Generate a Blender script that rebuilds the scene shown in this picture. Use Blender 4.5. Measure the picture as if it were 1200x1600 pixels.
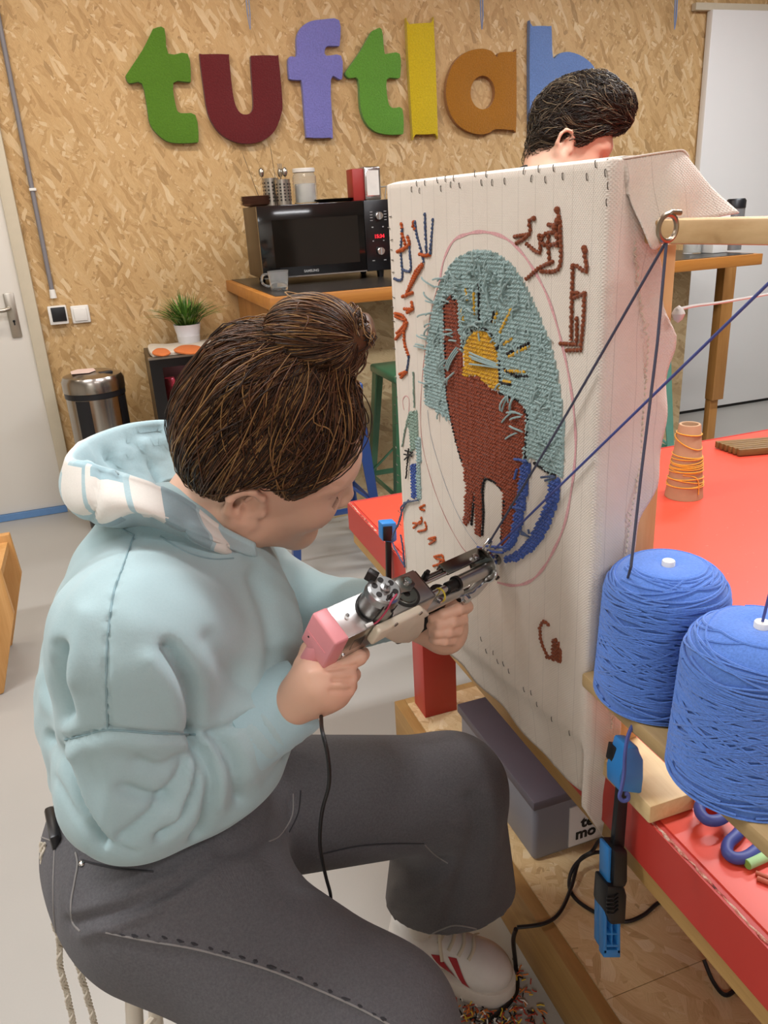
import bpy, bmesh, math, random
import numpy as np
from mathutils import Vector, Matrix
from mathutils.bvhtree import BVHTree
random.seed(7); np.random.seed(7)
for o in list(bpy.data.objects): bpy.data.objects.remove(o)
S = bpy.context.scene
COL = S.collection
# ---------------------------------------------------------------- camera
FPX = 1230.0; PITCH = math.radians(21.15); ROLL = math.radians(-3.32); YAW = math.radians(18.45); CAMH = 1.38
def _axes():
    cp, sp, cr, sr = math.cos(PITCH), math.sin(PITCH), math.cos(ROLL), math.sin(ROLL)
    R = np.array([[cr, -sr, 0], [sr, cr, 0], [0, 0, 1]])
    ri, fh, up = R @ [1, 0, 0], R @ [0, -sp, cp], R @ [0, -cp, -sp]
    return np.array([ri*math.cos(YAW)+fh*math.sin(YAW), -ri*math.sin(YAW)+fh*math.cos(YAW), up])
CW = _axes(); CAM = np.array([0, 0, CAMH])
def ray(px, py):
    d = CW @ np.array([px-600.0, py-800.0, FPX]); return d/np.linalg.norm(d)
def PY(px, py, y): r = ray(px, py); return CAM + r*(y/r[1])          # point at world y
def PX(px, py, x): r = ray(px, py); return CAM + r*(x/r[0])
def PZ(px, py, z): r = ray(px, py); return CAM + r*((z-CAMH)/r[2])   # point at height z
def PD(px, py, d): return CAM + CW @ (np.array([px-600.0, py-800.0, FPX])*(d/FPX))   # at camera depth
def PN(px, py, n, p0):
    r = ray(px, py); n = np.array(n, float); return CAM + r*(((np.array(p0)-CAM) @ n)/(r @ n))
def proj(p):
    d = (np.atleast_2d(p)-CAM) @ CW; return np.c_[600+FPX*d[:, 0]/d[:, 2], 800+FPX*d[:, 1]/d[:, 2], d[:, 2]]
cd = bpy.data.cameras.new('camera'); cam = bpy.data.objects.new('camera', cd); COL.objects.link(cam)
cd.sensor_fit = 'VERTICAL'; cd.sensor_height = 36; cd.sensor_width = 27; cd.lens = FPX/1600*36; cd.clip_start = .02
Rm = np.eye(4); Rm[:3, 0] = CW @ [1, 0, 0]; Rm[:3, 1] = CW @ [0, -1, 0]; Rm[:3, 2] = CW @ [0, 0, -1]; Rm[:3, 3] = CAM
cam.matrix_world = Matrix(Rm.tolist()); S.camera = cam
# ---------------------------------------------------------------- world, lights, exposure
S.view_settings.view_transform = 'Standard'; S.view_settings.look = 'None'; S.view_settings.gamma = 1
S.view_settings.use_curve_mapping = False; S.view_settings.exposure = 0.0
wd = bpy.data.worlds.new('world'); S.world = wd; wd.use_nodes = True
wd.node_tree.nodes['Background'].inputs[0].default_value = (.95, .97, 1, 1); wd.node_tree.nodes['Background'].inputs[1].default_value = .12
NEUT, WARM, COOL = (.97, .975, 1.0), (1, .91, .80), (.92, .96, 1.0)
LAMPS = [(-1.15, 1.25, 1.5, .16, 46, NEUT), (1.5, 1.1, 1.5, .16, 58, COOL), (.1, 3.05, 1.8, .16, 27, WARM), (3.0, 2.5, 1.5, .16, 50, COOL), (1.1, -1.0, 1.5, .16, 26, NEUT), (-2.3, 2.6, 1.2, .16, 12, WARM), (-1.4, -2.4, 1.5, .16, 46, NEUT)]  # last entry is an unseen fill, added to brighten the shelf under the table
for i, (lx, ly, sx, sy, en, lc) in enumerate(LAMPS):
    ld = bpy.data.lights.new('ceiling_and_fill_light', 'AREA'); ld.shape = 'RECTANGLE'; ld.size = sx; ld.size_y = sy
    ld.energy = en; ld.color = lc; lo = bpy.data.objects.new('ceiling_and_fill_light', ld); COL.objects.link(lo)
    lo.location = (lx, ly, 2.78)
# ---------------------------------------------------------------- helpers
def lin(c):
    if isinstance(c, str): c = [int(c[i:i+2], 16)/255 for i in (0, 2, 4)]
    return tuple((v/12.92 if v <= .04045 else ((v+.055)/1.055)**2.4) for v in c[:3]) + (1,)
MATS = {}
class NT:
    def __init__(s, name):
        s.m = bpy.data.materials.new(name); s.m.use_nodes = True; s.t = s.m.node_tree; s.b = s.t.nodes['Principled BSDF']; MATS[name] = s.m
    def n(s, typ, ins=None, **kw):
        nd = s.t.nodes.new('ShaderNode'+typ)
        for k, v in kw.items(): setattr(nd, k, v)
        for k, v in (ins or {}).items(): s.set(nd.inputs[k], v)
        return nd
    def set(s, sock, v):
        if hasattr(v, 'links') or isinstance(v, bpy.types.NodeSocket): s.t.links.new(v, sock)
        else: sock.default_value = v
    def p(s, **kw):
        for k, v in kw.items(): s.set(s.b.inputs[k.replace('_', ' ')], v)
    def coord(s, scale=(1, 1, 1), rot=(0, 0, 0), out='Object'):
        tc = s.n('TexCoord'); mp = s.n('Mapping'); s.t.links.new(tc.outputs[out], mp.inputs[0])
        mp.inputs['Scale'].default_value = scale; mp.inputs['Rotation'].default_value = rot; return mp.outputs[0]
    def noise(s, vec, scale=5, detail=3, rough=.5, dist=0):
        nd = s.n('TexNoise', {'Vector': vec, 'Scale': scale, 'Detail': detail, 'Roughness': rough, 'Distortion': dist}); return nd.outputs['Fac']
    def ramp(s, fac, stops):
        r = s.n('ValToRGB'); cr = r.color_ramp
        while len(cr.elements) < len(stops): cr.elements.new(.5)
        for e, (pos, c) in zip(cr.elements, stops): e.position = pos; e.color = lin(c) if not isinstance(c, (int, float)) else (c, c, c, 1)
        s.set(r.inputs[0], fac); return r.outputs[0]
    def mix(s, fac, a, b, typ='MIX'):
        m = s.n('Mix', data_type='RGBA', blend_type=typ); s.set(m.inputs[0], fac); s.set(m.inputs[6], a); s.set(m.inputs[7], b); return m.outputs[2]
    def math(s, op, a, b=0.0):
        m = s.n('Math', operation=op); s.set(m.inputs[0], a); s.set(m.inputs[1], b); return m.outputs[0]
    def bump(s, h, strength=.3, dist=.002):
        b = s.n('Bump', {'Height': h, 'Strength': strength, 'Distance': dist}); s.set(s.b.inputs['Normal'], b.outputs[0]); return b
def plain(name, c, rough=.5, metal=0, var=.06, scale=30, bump=0, bscale=200, bdist=.001, coat=0, stretch=(1, 1, 1), spec=.5):
    """a procedural material: a base colour with soft noise variation and optional fine relief"""
    if name in MATS: return MATS[name]
    t = NT(name); v = t.coord(stretch)
    c = lin(c); f = t.noise(v, scale, 4, .6)
    lo = tuple(max(0, x*(1-var*2)) for x in c[:3])+(1,); hi = tuple(min(1, x*(1+var*2)) for x in c[:3])+(1,)
    t.p(Base_Color=t.mix(f, lo, hi), Roughness=rough, Metallic=metal); t.b.inputs['Specular IOR Level'].default_value = spec
    if coat: t.p(Coat_Weight=coat, Coat_Roughness=.1)
    if bump: t.bump(t.noise(v, bscale, 3, .6), bump, bdist)
    return t.m
def osb(name, ax=('X', 'Z'), tint=('ac8855', 'cfad7a', 'eedab4', '8f7148'), s=1.0, seed=0.0, rough=.62):
    t = NT(name); tc = t.n('TexCoord'); sp = t.n('SeparateXYZ', {0: tc.outputs['Object']})
    co = t.n('CombineXYZ', {'X': sp.outputs[ax[0]], 'Y': sp.outputs[ax[1]]})
    warp = t.n('TexNoise', {'Vector': co.outputs[0], 'Scale': 9*s, 'Detail': 2}); wv = t.n('VectorMath', {0: warp.outputs['Color'], 1: (.5, .5, .5)}, operation='SUBTRACT')
    wv2 = t.n('VectorMath', {0: wv.outputs[0], 'Scale': .035/s}, operation='SCALE'); cw = t.n('VectorMath', {0: co.outputs[0], 1: wv2.outputs[0]}, operation='ADD').outputs[0]
    col = None; hgt = None
    angs = [12, 74, 131, 166, 43, 100, 155, 62, 118]
    for i, a in enumerate(angs):
        m = t.n('Mapping', {'Vector': cw}); m.vector_type = 'TEXTURE'
        m.inputs['Rotation'].default_value = (0, 0, math.radians(a)); L = (.052+.016*(i % 3))/s; m.inputs['Scale'].default_value = (L, L*.24, 1); m.inputs['Location'].default_value = (seed+i*3.3, i*1.7, 0)
        vo = t.n('TexVoronoi', {'Vector': m.outputs[0], 'Scale': 1.0, 'Randomness': .95}); rs = t.n('SeparateColor', {0: vo.outputs['Color']})
        gm = t.n('Mapping', {'Vector': m.outputs[0]}); gm.inputs['Scale'].default_value = (1.2, 9, 1)
        g = t.noise(gm.outputs[0], 2.2, 4, .65)
        c = t.ramp(rs.outputs[0], [(0, tint[3]), (.07, tint[0]), (.45, tint[1]), (.75, tint[1]), (1, tint[2])])
        c = t.mix(.45, c, t.ramp(g, [(.25, tint[3]), (.42, tint[0]), (.55, tint[1]), (.75, tint[2])]), 'MIX')
        h = t.math('ADD', t.math('MULTIPLY', rs.outputs[2], .7), t.math('MULTIPLY', g, .3))
        if col is None: col, hgt = c, h
        else:
            mk = t.math('GREATER_THAN', rs.outputs[1], .52)
            col = t.mix(mk, col, c); hgt = t.mix(mk, hgt, h)
    big = t.noise(co.outputs[0], 2.5*s, 3)
    col = t.mix(t.math('MULTIPLY', big, .35), col, t.mix(1.0, col, lin('e6cda4'), 'MULTIPLY'))
    t.p(Base_Color=col, Roughness=rough); t.bump(hgt, .45, .003); return t.m
def wood(name, c1, c2, axis='X', rough=.45, scale=1.0, coat=0):
    t = NT(name); st = {'X': (1.2, 14, 14), 'Y': (14, 1.2, 14), 'Z': (14, 14, 1.2)}[axis]
    v = t.coord(tuple(x*scale for x in st)); d = t.noise(v, 1.4, 6, .62, 1.2)
    v2 = t.coord(tuple(x*scale*5 for x in st)); f = t.noise(v2, 3, 3)
    t.p(Base_Color=t.ramp(t.math('ADD', t.math('MULTIPLY', d, .8), t.math('MULTIPLY', f, .2)), [(.3, c1), (.68, c2)]), Roughness=rough)
    if coat: t.p(Coat_Weight=coat)
    t.bump(f, .12, .0006); return t.m
class MB:
    """collects shapes; build() links them as one mesh object"""
    def __init__(s): s.v = []; s.f = []; s.sm = []
    def add(s, v, f, sm=False):
        o = len(s.v); s.v += [tuple(map(float, p)) for p in v]; s.f += [tuple(i+o for i in q) for q in f]; s.sm += [sm]*len(f); return s
    def box(s, c, size, R=None):
        hx, hy, hz = [x/2 for x in size]; P = np.array([(x, y, z) for x in (-hx, hx) for y in (-hy, hy) for z in (-hz, hz)])
        if R is not None: P = P @ np.array(R).T
        return s.add(P+np.array(c), [(0, 1, 3, 2), (4, 6, 7, 5), (0, 4, 5, 1), (2, 3, 7, 6), (0, 2, 6, 4), (1, 5, 7, 3)])
    def bx(s, a, b): a, b = np.minimum(a, b), np.maximum(a, b); return s.box((np.array(a)+b)/2, np.array(b)-a)
    def tube(s, path, r, n=8, closed=False, cap=True, flat=1.0):
        P = np.array(path, float); m = len(P); r = np.broadcast_to(np.array(r, float), (m,))
        T = np.zeros_like(P)
        if closed: T = np.roll(P, -1, 0)-np.roll(P, 1, 0)
        else: T[1:-1] = P[2:]-P[:-2]; T[0] = P[1]-P[0]; T[-1] = P[-1]-P[-2]
        T /= np.linalg.norm(T, axis=1)[:, None]+1e-12
        u = np.cross(T[0], [0, 0, 1.]);
        if np.linalg.norm(u) < 1e-3: u = np.cross(T[0], [1., 0, 0])
        u /= np.linalg.norm(u); V = []
        for i in range(m):
            u = u-T[i]*(u @ T[i]); u /= np.linalg.norm(u)+1e-12; w = np.cross(T[i], u)
            for k in range(n):
                a = 2*math.pi*k/n; V.append(P[i]+r[i]*(math.cos(a)*u+flat*math.sin(a)*w))
        F = []
        for i in range(m if closed else m-1):
            j = (i+1) % m
            for k in range(n): l = (k+1) % n; F.append((i*n+k, i*n+l, j*n+l, j*n+k))
        s.add(V, F, True)
        if cap and not closed:
            o = len(s.v)-m*n; s.f += [tuple(o+k for k in range(n))[::-1], tuple(o+(m-1)*n+k for k in range(n))]; s.sm += [False, False]
        return s
    def cyl(s, a, b, r, r2=None, n=20, cap=True): return s.tube([a, b], [r, r if r2 is None else r2], n, cap=cap)
    def lathe(s, prof, c=(0, 0, 0), n=32, R=None, sm=True):
        V = []; m = len(prof)
        for (r, z) in prof:
            for k in range(n): a = 2*math.pi*k/n; V.append((r*math.cos(a), r*math.sin(a), z))
        V = np.array(V)
        if R is not None: V = V @ np.array(R).T
        F = [(i*n+k, i*n+(k+1) % n, (i+1)*n+(k+1) % n, (i+1)*n+k) for i in range(m-1) for k in range(n)]
        return s.add(V+np.array(c), F, sm)
    def prism(s, poly, fr, d0, d1, holes=()):
        """poly (2D) in frame fr=(origin,u,v,n), extruded along n from d0 to d1, triangulated caps"""
        o, u, v, nn = [np.array(x, float) for x in fr]
        bm = bmesh.new(); edges = []; loops = [poly]+list(holes)
        for lp in loops:
            vs = [bm.verts.new((p[0], p[1], 0)) for p in lp]; edges += [bm.edges.new((vs[i], vs[(i+1) % len(vs)])) for i in range(len(vs))]
        bmesh.ops.triangle_fill(bm, edges=edges, use_beauty=True); bm.verts.index_update()
        P = [np.array(x.co) for x in bm.verts]; T = [[x.index for x in f.verts] for f in bm.faces]; Tn = [f.normal.z for f in bm.faces]; bm.free()
        A = [o+u*p[0]+v*p[1]+nn*d0 for p in P]; B = [o+u*p[0]+v*p[1]+nn*d1 for p in P]; n0 = len(P)
        F = []
        for t, z in zip(T, Tn):
            t = t if z > 0 else t[::-1]; F += [tuple(i+n0 for i in t), tuple(t[::-1])]
        k = 0
        for lp in loops:
            m = len(lp)
            for i in range(m): j = (i+1) % m; F.append((k+i, k+j, k+j+n0, k+i+n0))
            k += m
        s.add(A+B, F); return s
def tag(o, label=None, cat=None, group=None, kind=None):
    if label: o['label'] = label
    if cat: o['category'] = cat
    if group: o['group'] = group
    if kind: o['kind'] = kind
    return o
def obj(name, mb, mat, parent=None, label=None, cat=None, group=None, kind=None, bevel=0, seg=2, sharp=40, world=True, loc=None, recalc=True, smooth=None):
    me = bpy.data.meshes.new(name); off = np.array(parent_world(parent)) if (parent is not None and world) else np.zeros(3)
    if loc is not None: off = off+np.array(loc)
    V = [tuple(np.array(p)-off) for p in mb.v] if (np.abs(off).sum() > 0) else mb.v
    me.from_pydata(V, [], mb.f); me.polygons.foreach_set('use_smooth', mb.sm if smooth is None else [smooth]*len(mb.f))
    if bevel or recalc:
        bm = bmesh.new(); bm.from_mesh(me)
        if recalc: bmesh.ops.recalc_face_normals(bm, faces=bm.faces)
        if bevel:
            ed = [e for e in bm.edges if len(e.link_faces) == 2 and e.calc_face_angle(0) > .6]
            bmesh.ops.bevel(bm, geom=ed, offset=bevel, segments=seg, profile=.5, affect='EDGES', clamp_overlap=True)
            for f in bm.faces: f.smooth = True
        bm.to_mesh(me); bm.free()
    me.update()
    if sharp: me.set_sharp_from_angle(angle=math.radians(sharp))
    if isinstance(mat, str): mat = MATS[mat]
    me.materials.append(mat); o = bpy.data.objects.new(name, me); COL.objects.link(o)
    if parent is not None: o.parent = parent
    if loc is not None: o.location = loc
    return tag(o, label, cat, group, kind)
def parent_world(p):
    L = np.array(p.location)
    while p.parent is not None: p = p.parent; L = L+np.array(p.location)
    return L
def thing(name, label, cat, loc=(0, 0, 0), group=None, rotz=0, kind=None):
    o = bpy.data.objects.new(name, None); COL.objects.link(o); o.location = tuple(map(float, loc)); o.rotation_euler = (0, 0, rotz); o.empty_display_size = .05
    return tag(o, label, cat, group, kind)
def cr(pts, n=8, closed=False):
    """Catmull-Rom through pts"""
    P = np.array(pts, float); m = len(P); out = []
    for i in range(m if closed else m-1):
        if closed: a, b, c, d = P[(i-1) % m], P[i], P[(i+1) % m], P[(i+2) % m]
        else: a, b, c, d = P[max(i-1, 0)], P[i], P[i+1], P[min(i+2, m-1)]
        for k in range(n):
            t = k/n; out.append(.5*((2*b)+(-a+c)*t+(2*a-5*b+4*c-d)*t*t+(-a+3*b-3*c+d)*t**3))
    if not closed: out.append(P[-1])
    return np.array(out)
def rotz(a): c, s = math.cos(a), math.sin(a); return np.array([[c, -s, 0], [s, c, 0], [0, 0, 1]])
def text_mb(txt, size, o, u, v, depth=.0004, align='LEFT', bold=0):
    """flat print: letters as thin mesh on a surface"""
    cu = bpy.data.curves.new('t', 'FONT'); cu.body = txt; cu.size = size; cu.extrude = depth; cu.align_x = align; cu.offset = bold; cu.resolution_u = 3
    ob = bpy.data.objects.new('t', cu); COL.objects.link(ob); dg = bpy.context.evaluated_depsgraph_get(); me = bpy.data.meshes.new_from_object(ob.evaluated_get(dg))
    mb = MB(); u, v = np.array(u, float), np.array(v, float); n = np.cross(u, v)
    mb.add([np.array(o)+u*p.co[0]+v*p.co[1]+n*p.co[2] for p in me.vertices], [tuple(f.vertices) for f in me.polygons])
    bpy.data.objects.remove(ob); bpy.data.meshes.remove(me); return mb
# ---------------------------------------------------------------- SDF toolkit (organic shapes)
def rcone(a, b, ra, rb): return ('c', np.array(a, float), np.array(b, float), ra, rb)
def ell(c, r, R=None): return ('e', np.array(c, float), np.array(r, float), None if R is None else np.array(R, float))
def sd(pr, X):
    if pr[0] == 'c':
        _, a, b, ra, rb = pr; ab = b-a; q = X-a; t = np.clip(q @ ab/(ab @ ab), 0, 1); return np.linalg.norm(q-t[:, None]*ab, axis=1)-(ra+(rb-ra)*t)
    _, c, r, R = pr; q = X-c
    if R is not None: q = q @ R
    k0 = np.linalg.norm(q/r, axis=1); k1 = np.linalg.norm(q/(r*r), axis=1)+1e-9; return k0*(k0-1)/k1
def smin(a, b, k): h = np.maximum(k-np.abs(a-b), 0)/k; return np.minimum(a, b)-h*h*k*.25
def field(prims, X, k=.03):
    """prims: list of prim or (prim,k) or ('-',prim,k) for smooth subtraction"""
    d = None
    for p in prims:
        kk = k; op = '+'
        if p[0] == '-': op, p, kk = p
        elif isinstance(p[0], tuple): p, kk = p
        v = sd(p, X)
        if d is None: d = v
        elif op == '+': d = smin(d, v, kk)
        else: d = -smin(-d, v, kk)
    return d
def nets(fn, lo, hi, h, smooth=1):
    lo = np.array(lo, float); hi = np.array(hi, float); n = np.ceil((hi-lo)/h).astype(int)+1
    ax = [lo[i]+h*np.arange(n[i]) for i in range(3)]
    D = np.empty(n, np.float32)
    yy, zz = np.meshgrid(ax[1], ax[2], indexing='ij'); base = np.c_[np.zeros(yy.size), yy.ravel(), zz.ravel()]
    CH = max(1, 400000//yy.size)
    for i in range(0, n[0], CH):
        xs = ax[0][i:i+CH]; B = np.tile(base, (len(xs), 1)); B[:, 0] = np.repeat(xs, yy.size); D[i:i+CH] = fn(B).reshape(len(xs), n[1], n[2])
    s = D < 0; c = [s[i:n[0]-1+i, j:n[1]-1+j, k:n[2]-1+k] for i in (0, 1) for j in (0, 1) for k in (0, 1)]
    cnt = sum(x.astype(np.int8) for x in c); act = (cnt > 0) & (cnt < 8); idx = -np.ones(act.shape, int); I = np.argwhere(act); idx[act] = np.arange(len(I))
    acc = np.zeros((len(I), 3)); num = np.zeros(len(I)); cor = [(i, j, k) for i in (0, 1) for j in (0, 1) for k in (0, 1)]
    val = [D[I[:, 0]+a, I[:, 1]+b, I[:, 2]+e] for a, b, e in cor]
    for p in range(8):
        for q in range(p+1, 8):
            if sum(abs(cor[p][t]-cor[q][t]) for t in range(3)) != 1: continue
            x = (val[p] < 0) != (val[q] < 0); t = np.where(x, val[p]/(val[p]-val[q]+1e-12*(val[p] == val[q])), 0)
            acc += np.where(x[:, None], np.array(cor[p])+t[:, None]*(np.array(cor[q])-np.array(cor[p])), 0); num += x
    V = lo+h*(I+acc/num[:, None]); F = []
    for a in range(3):
        b, e = (a+1) % 3, (a+2) % 3; sl0 = [slice(None)]*3; sl1 = [slice(None)]*3; sl0[a] = slice(0, -1); sl1[a] = slice(1, None)
        s0, s1 = s[tuple(sl0)], s[tuple(sl1)]; E = np.argwhere(s0 != s1); E = E[(E[:, b] > 0) & (E[:, e] > 0) & (E[:, b] < n[b]-1) & (E[:, e] < n[e]-1)]
        fl = s0[tuple(E.T)]; eb = np.zeros(3, int); eb[b] = 1; ee = np.zeros(3, int); ee[e] = 1
        q = [idx[tuple((E-o).T)] for o in (eb+ee, ee, np.zeros(3, int), eb)]; Q = np.stack(q, 1); Q[~fl] = Q[~fl][:, ::-1]; F.append(Q)
    F = np.concatenate(F); F = F[(F >= 0).all(1)]
    for _ in range(smooth): V = lap(V, F)
    return V, F
def lap(V, F, w=.5):
    acc = np.zeros_like(V); num = np.zeros(len(V))
    for i in range(4):
        j = (i+1) % 4; np.add.at(acc, F[:, i], V[F[:, j]]); np.add.at(num, F[:, i], 1); np.add.at(acc, F[:, j], V[F[:, i]]); np.add.at(num, F[:, j], 1)
    return V*(1-w)+w*acc/np.maximum(num, 1)[:, None]
def vnorm(V, F):
    n = np.cross(V[F[:, 2]]-V[F[:, 0]], V[F[:, 3]]-V[F[:, 1]]); N = np.zeros_like(V)
    for i in range(4): np.add.at(N, F[:, i], n)
    return N/(np.linalg.norm(N, axis=1)[:, None]+1e-12)
def pdist(Q, poly):
    """distance of 2D/3D points Q to a polyline"""
    P = np.array(poly, float); d = np.full(len(Q), 1e9)
    for a, b in zip(P[:-1], P[1:]):
        ab = b-a; t = np.clip((Q-a) @ ab/(ab @ ab+1e-12), 0, 1); d = np.minimum(d, np.linalg.norm(Q-a-t[:, None]*ab, axis=1))
    return d
def folds(V, F, feats, facing=.05, passes=1):
    """sculpt folds: feats = (pixel polyline of the fold in the photograph, width px, height m); turned into displacement of the surface that carries it"""
    N = vnorm(V, F); pr = proj(V); dirs = V-CAM; dirs /= np.linalg.norm(dirs, axis=1)[:, None]; fac = -(N*dirs).sum(1); w = np.clip((fac-facing)/.25, 0, 1); D = np.zeros(len(V))
    for poly, wd_, h in feats:
        d = pdist(pr[:, :2], cr(poly, 5) if len(poly) > 2 else poly); D += h*np.exp(-(d/wd_)**2)*w
    return V+N*D[:, None]
def quads(V, F):
    m = MB(); m.v = [tuple(p) for p in V]; m.f = [tuple(int(i) for i in q) for q in F]; m.sm = [True]*len(F); return m
def bvh(V, F): return BVHTree.FromPolygons([Vector(p) for p in V], [tuple(int(i) for i in q) for q in F])
def cast(tree, pts, off=.001, skip=True):
    out = []
    for (px, py) in pts:
        r = ray(px, py); h, n, i, d = tree.ray_cast(Vector(CAM), Vector(r))
        if h is None:
            if skip: continue
        out.append(np.array(h)-r*off)
    return np.array(out)
# ================================================================ the room
YW = 4.2
osb('osb_wall', ('X', 'Z')); osb('osb_bar', ('Z', 'X'), ('a48a63', 'c7b28a', 'd9c8a2', '8a7350'), .9, 5.0)
osb('osb_shelf', ('X', 'Y'), ('cba978', 'e2c898', 'f3e4c2', 'a17f50'), 1.0, 9.0)
t = NT('floor_epoxy'); v = t.coord((1, 1, 1)); n1 = t.noise(v, 1.3, 4, .6); n2 = t.noise(v, 260, 2, .5)
sp_ = t.n('TexVoronoi', {'Vector': v, 'Scale': 7.0, 'Randomness': 1.0}); dots = t.math('LESS_THAN', sp_.outputs['Distance'], .035)
c = t.mix(n1, lin('a6a39d'), lin('b2afa8')); c = t.mix(t.math('MULTIPLY', n2, .12), c, lin('8f887c')); c = t.mix(t.math('MULTIPLY', dots, .5), c, lin('6b6258'))
t.p(Base_Color=c, Roughness=.34); t.bump(n2, .05, .0005)
plain('ceiling_white', 'd8d4cc', .8, var=.02); plain('room_white', 'd9d3c8', .75, var=.02)
plain('door_white', 'dcd7cd', .42, var=.015, scale=4); plain('door_frame_beige', 'c8bda6', .5, var=.03); plain('board_white', 'e6e5e2', .35, var=.01, scale=3)
plain('blue_strip', '5f86b4', .5); plain('alu', 'b9b2a6', .32, 1.0, var=.03); plain('black_plastic', '15161a', .38, var=.1); plain('white_plastic', 'e8e6e0', .35, var=.02)
plain('grey_pipe', '7f7c80', .45); plain('light_blue_strap', '8fa5cf', .6)
plain('dark_gap', '1c1916', .8)
o = obj('floor', MB().bx((-4.5, -3.2, -.1), (6.5, 5.2, 0)), 'floor_epoxy', kind='structure', label='pale grey epoxy workshop floor')
o = obj('ceiling', MB().bx((-4.5, -3.2, 2.9), (6.5, 5.2, 3.0)), 'ceiling_white', kind='structure', label='plain white ceiling')
o = obj('wall_back', MB().bx((-4.5, YW, 0), (6.5, YW+.1, 2.9)), 'osb_wall', kind='structure', label='wall clad in oriented strand board')
obj('wall_left', MB().bx((-4.6, -3.2, 0), (-4.5, 5.2, 2.9)), 'room_white', kind='structure', label='plain white side wall')
obj('wall_right', MB().bx((6.5, -3.2, 0), (6.6, 5.2, 2.9)), 'room_white', kind='structure', label='plain white side wall opposite the woman')
obj('wall_front', MB().bx((-4.6, -3.3, 0), (6.6, -3.2, 2.9)), 'room_white', kind='structure', label='plain white wall behind the viewer')
# door at the left
xr = PY(106, 793, YW)[0]; xf = xr+.055
d1 = thing('door_1', 'white painted door with a steel lever handle', None, (xr-.45, YW, 0), kind='structure')
obj('door_leaf', MB().bx((xr-.95, YW-.035, .035), (xr, YW-.004, 2.2)), 'door_white', d1, bevel=.003)
fr = MB().bx((xr, YW-.05, 0), (xf, YW-.004, 2.26)).bx((xr-1.0, YW-.05, 0), (xr-.95, YW-.004, 2.26)).bx((xr-.95, YW-.05, 2.2), (xr, YW-.004, 2.26)); obj('door_frame', fr, 'door_frame_beige', d1, bevel=.003)
obj('door_sweep', MB().bx((xr-.95, YW-.05, .002), (xr, YW-.01, .034)), 'blue_strip', d1, label='blue strip along the door bottom')
hc = PY(20, 493, YW-.04)
hp = obj('handle_plate', MB().box(hc, (.045, .01, .205)), 'alu', d1, bevel=.004)
lv = PY(14, 482, YW-.045); obj('lever', MB().tube([lv, lv+[0, -.045, 0], lv+[-.02, -.055, -.003], lv+[-.13, -.055, -.006]], .0095, 12), 'alu', hp)
kh = PY(22, 502, YW-.048); obj('keyhole', MB().cyl(kh, kh+[0, -.004, 0], .006, n=12).bx(kh+[-.003, -.004, -.018], kh+[.003, 0, 0]), 'black_plastic', hp)
# conduit, socket, switch
cx = PY(84, 466, YW)[0]; cx2 = PY(5, 60, YW)[0]
cp = thing('cable_conduit', 'grey plastic conduit pipe running down the strand board to the socket', 'conduit', (cx, YW, 1.08))
obj('pipe', MB().tube([(cx, YW-.016, 1.075), (cx, YW-.016, 1.2), (cx2*.55+cx*.45, YW-.016, 2.0), (cx2, YW-.016, 2.88)], .0105, 12), 'grey_pipe', cp)
cl = PY(51, 296, YW-.03); obj('clip', MB().box((cl[0], YW-.016, cl[2]), (.03, .03, .012)), 'white_plastic', cp, bevel=.002)
obj('gland', MB().cyl((cx, YW-.016, 1.06), (cx, YW-.016, 1.10), .016, .013), 'white_plastic', cp)
sc = PY(91, 492, YW-.02); so = thing('wall_socket', 'white framed socket with black face below the conduit', 'socket', (sc[0], YW, sc[2]))
obj('housing', MB().box((sc[0], YW-.02, sc[2]), (.084, .04, .086)), 'white_plastic', so, bevel=.004); obj('face', MB().box((sc[0]+.004, YW-.042, sc[2]+.004), (.064, .006, .066)), 'black_plastic', so, bevel=.002)
sw = PY(126, 491, YW-.01); wsw = thing('light_switch', 'plain white square light switch on the strand board', 'switch', (sw[0], YW, sw[2]))
obj('frame', MB().box((sw[0], YW-.007, sw[2]), (.084, .014, .084)), 'white_plastic', wsw, bevel=.006, seg=3); obj('rocker', MB().box((sw[0], YW-.017, sw[2]), (.06, .008, .06)), 'white_plastic', wsw, bevel=.003)
# white sliding door at the right
xd = PY(1092, 150, YW)[0]
d2 = thing('door_2', 'large white sliding door panel beside the strand board', None, (xd+.8, YW, 0), kind='structure')
obj('door_leaf', MB().bx((xd, YW-.06, .02), (xd+1.7, YW-.012, 2.3)), 'board_white', d2, bevel=.004); obj('threshold', MB().bx((xd, YW-.05, 0), (xd+1.7, YW-.015, .019)), 'dark_gap', d2); obj('rail', MB().bx((xd-.1, YW-.04, 2.3), (xd+1.8, YW-.005, 2.335)), 'door_frame_beige', d2)
# blue straps hanging from the ceiling
for k, px in enumerate((391, 753, 1054)):
    q = PY(px, 46, YW-.05); q0 = PY(px-2, 0, YW-.05)
    m = MB(); w = .009
    for s_ in (-1, 1): m.tube([(q0[0]+s_*.007, q[1], 2.89), (q[0]+s_*.006, q[1], q[2]+.06), (q[0]+s_*.001, q[1], q[2])], [.006, .006, .003], 8, flat=.4)
    obj('hanging_strap', m, 'light_blue_strap', label=['pale blue strap hanging above the red letter u', 'pale blue strap hanging above the letters l and a', 'pale blue strap hanging beside the white door'][k], cat='strap')
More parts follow.
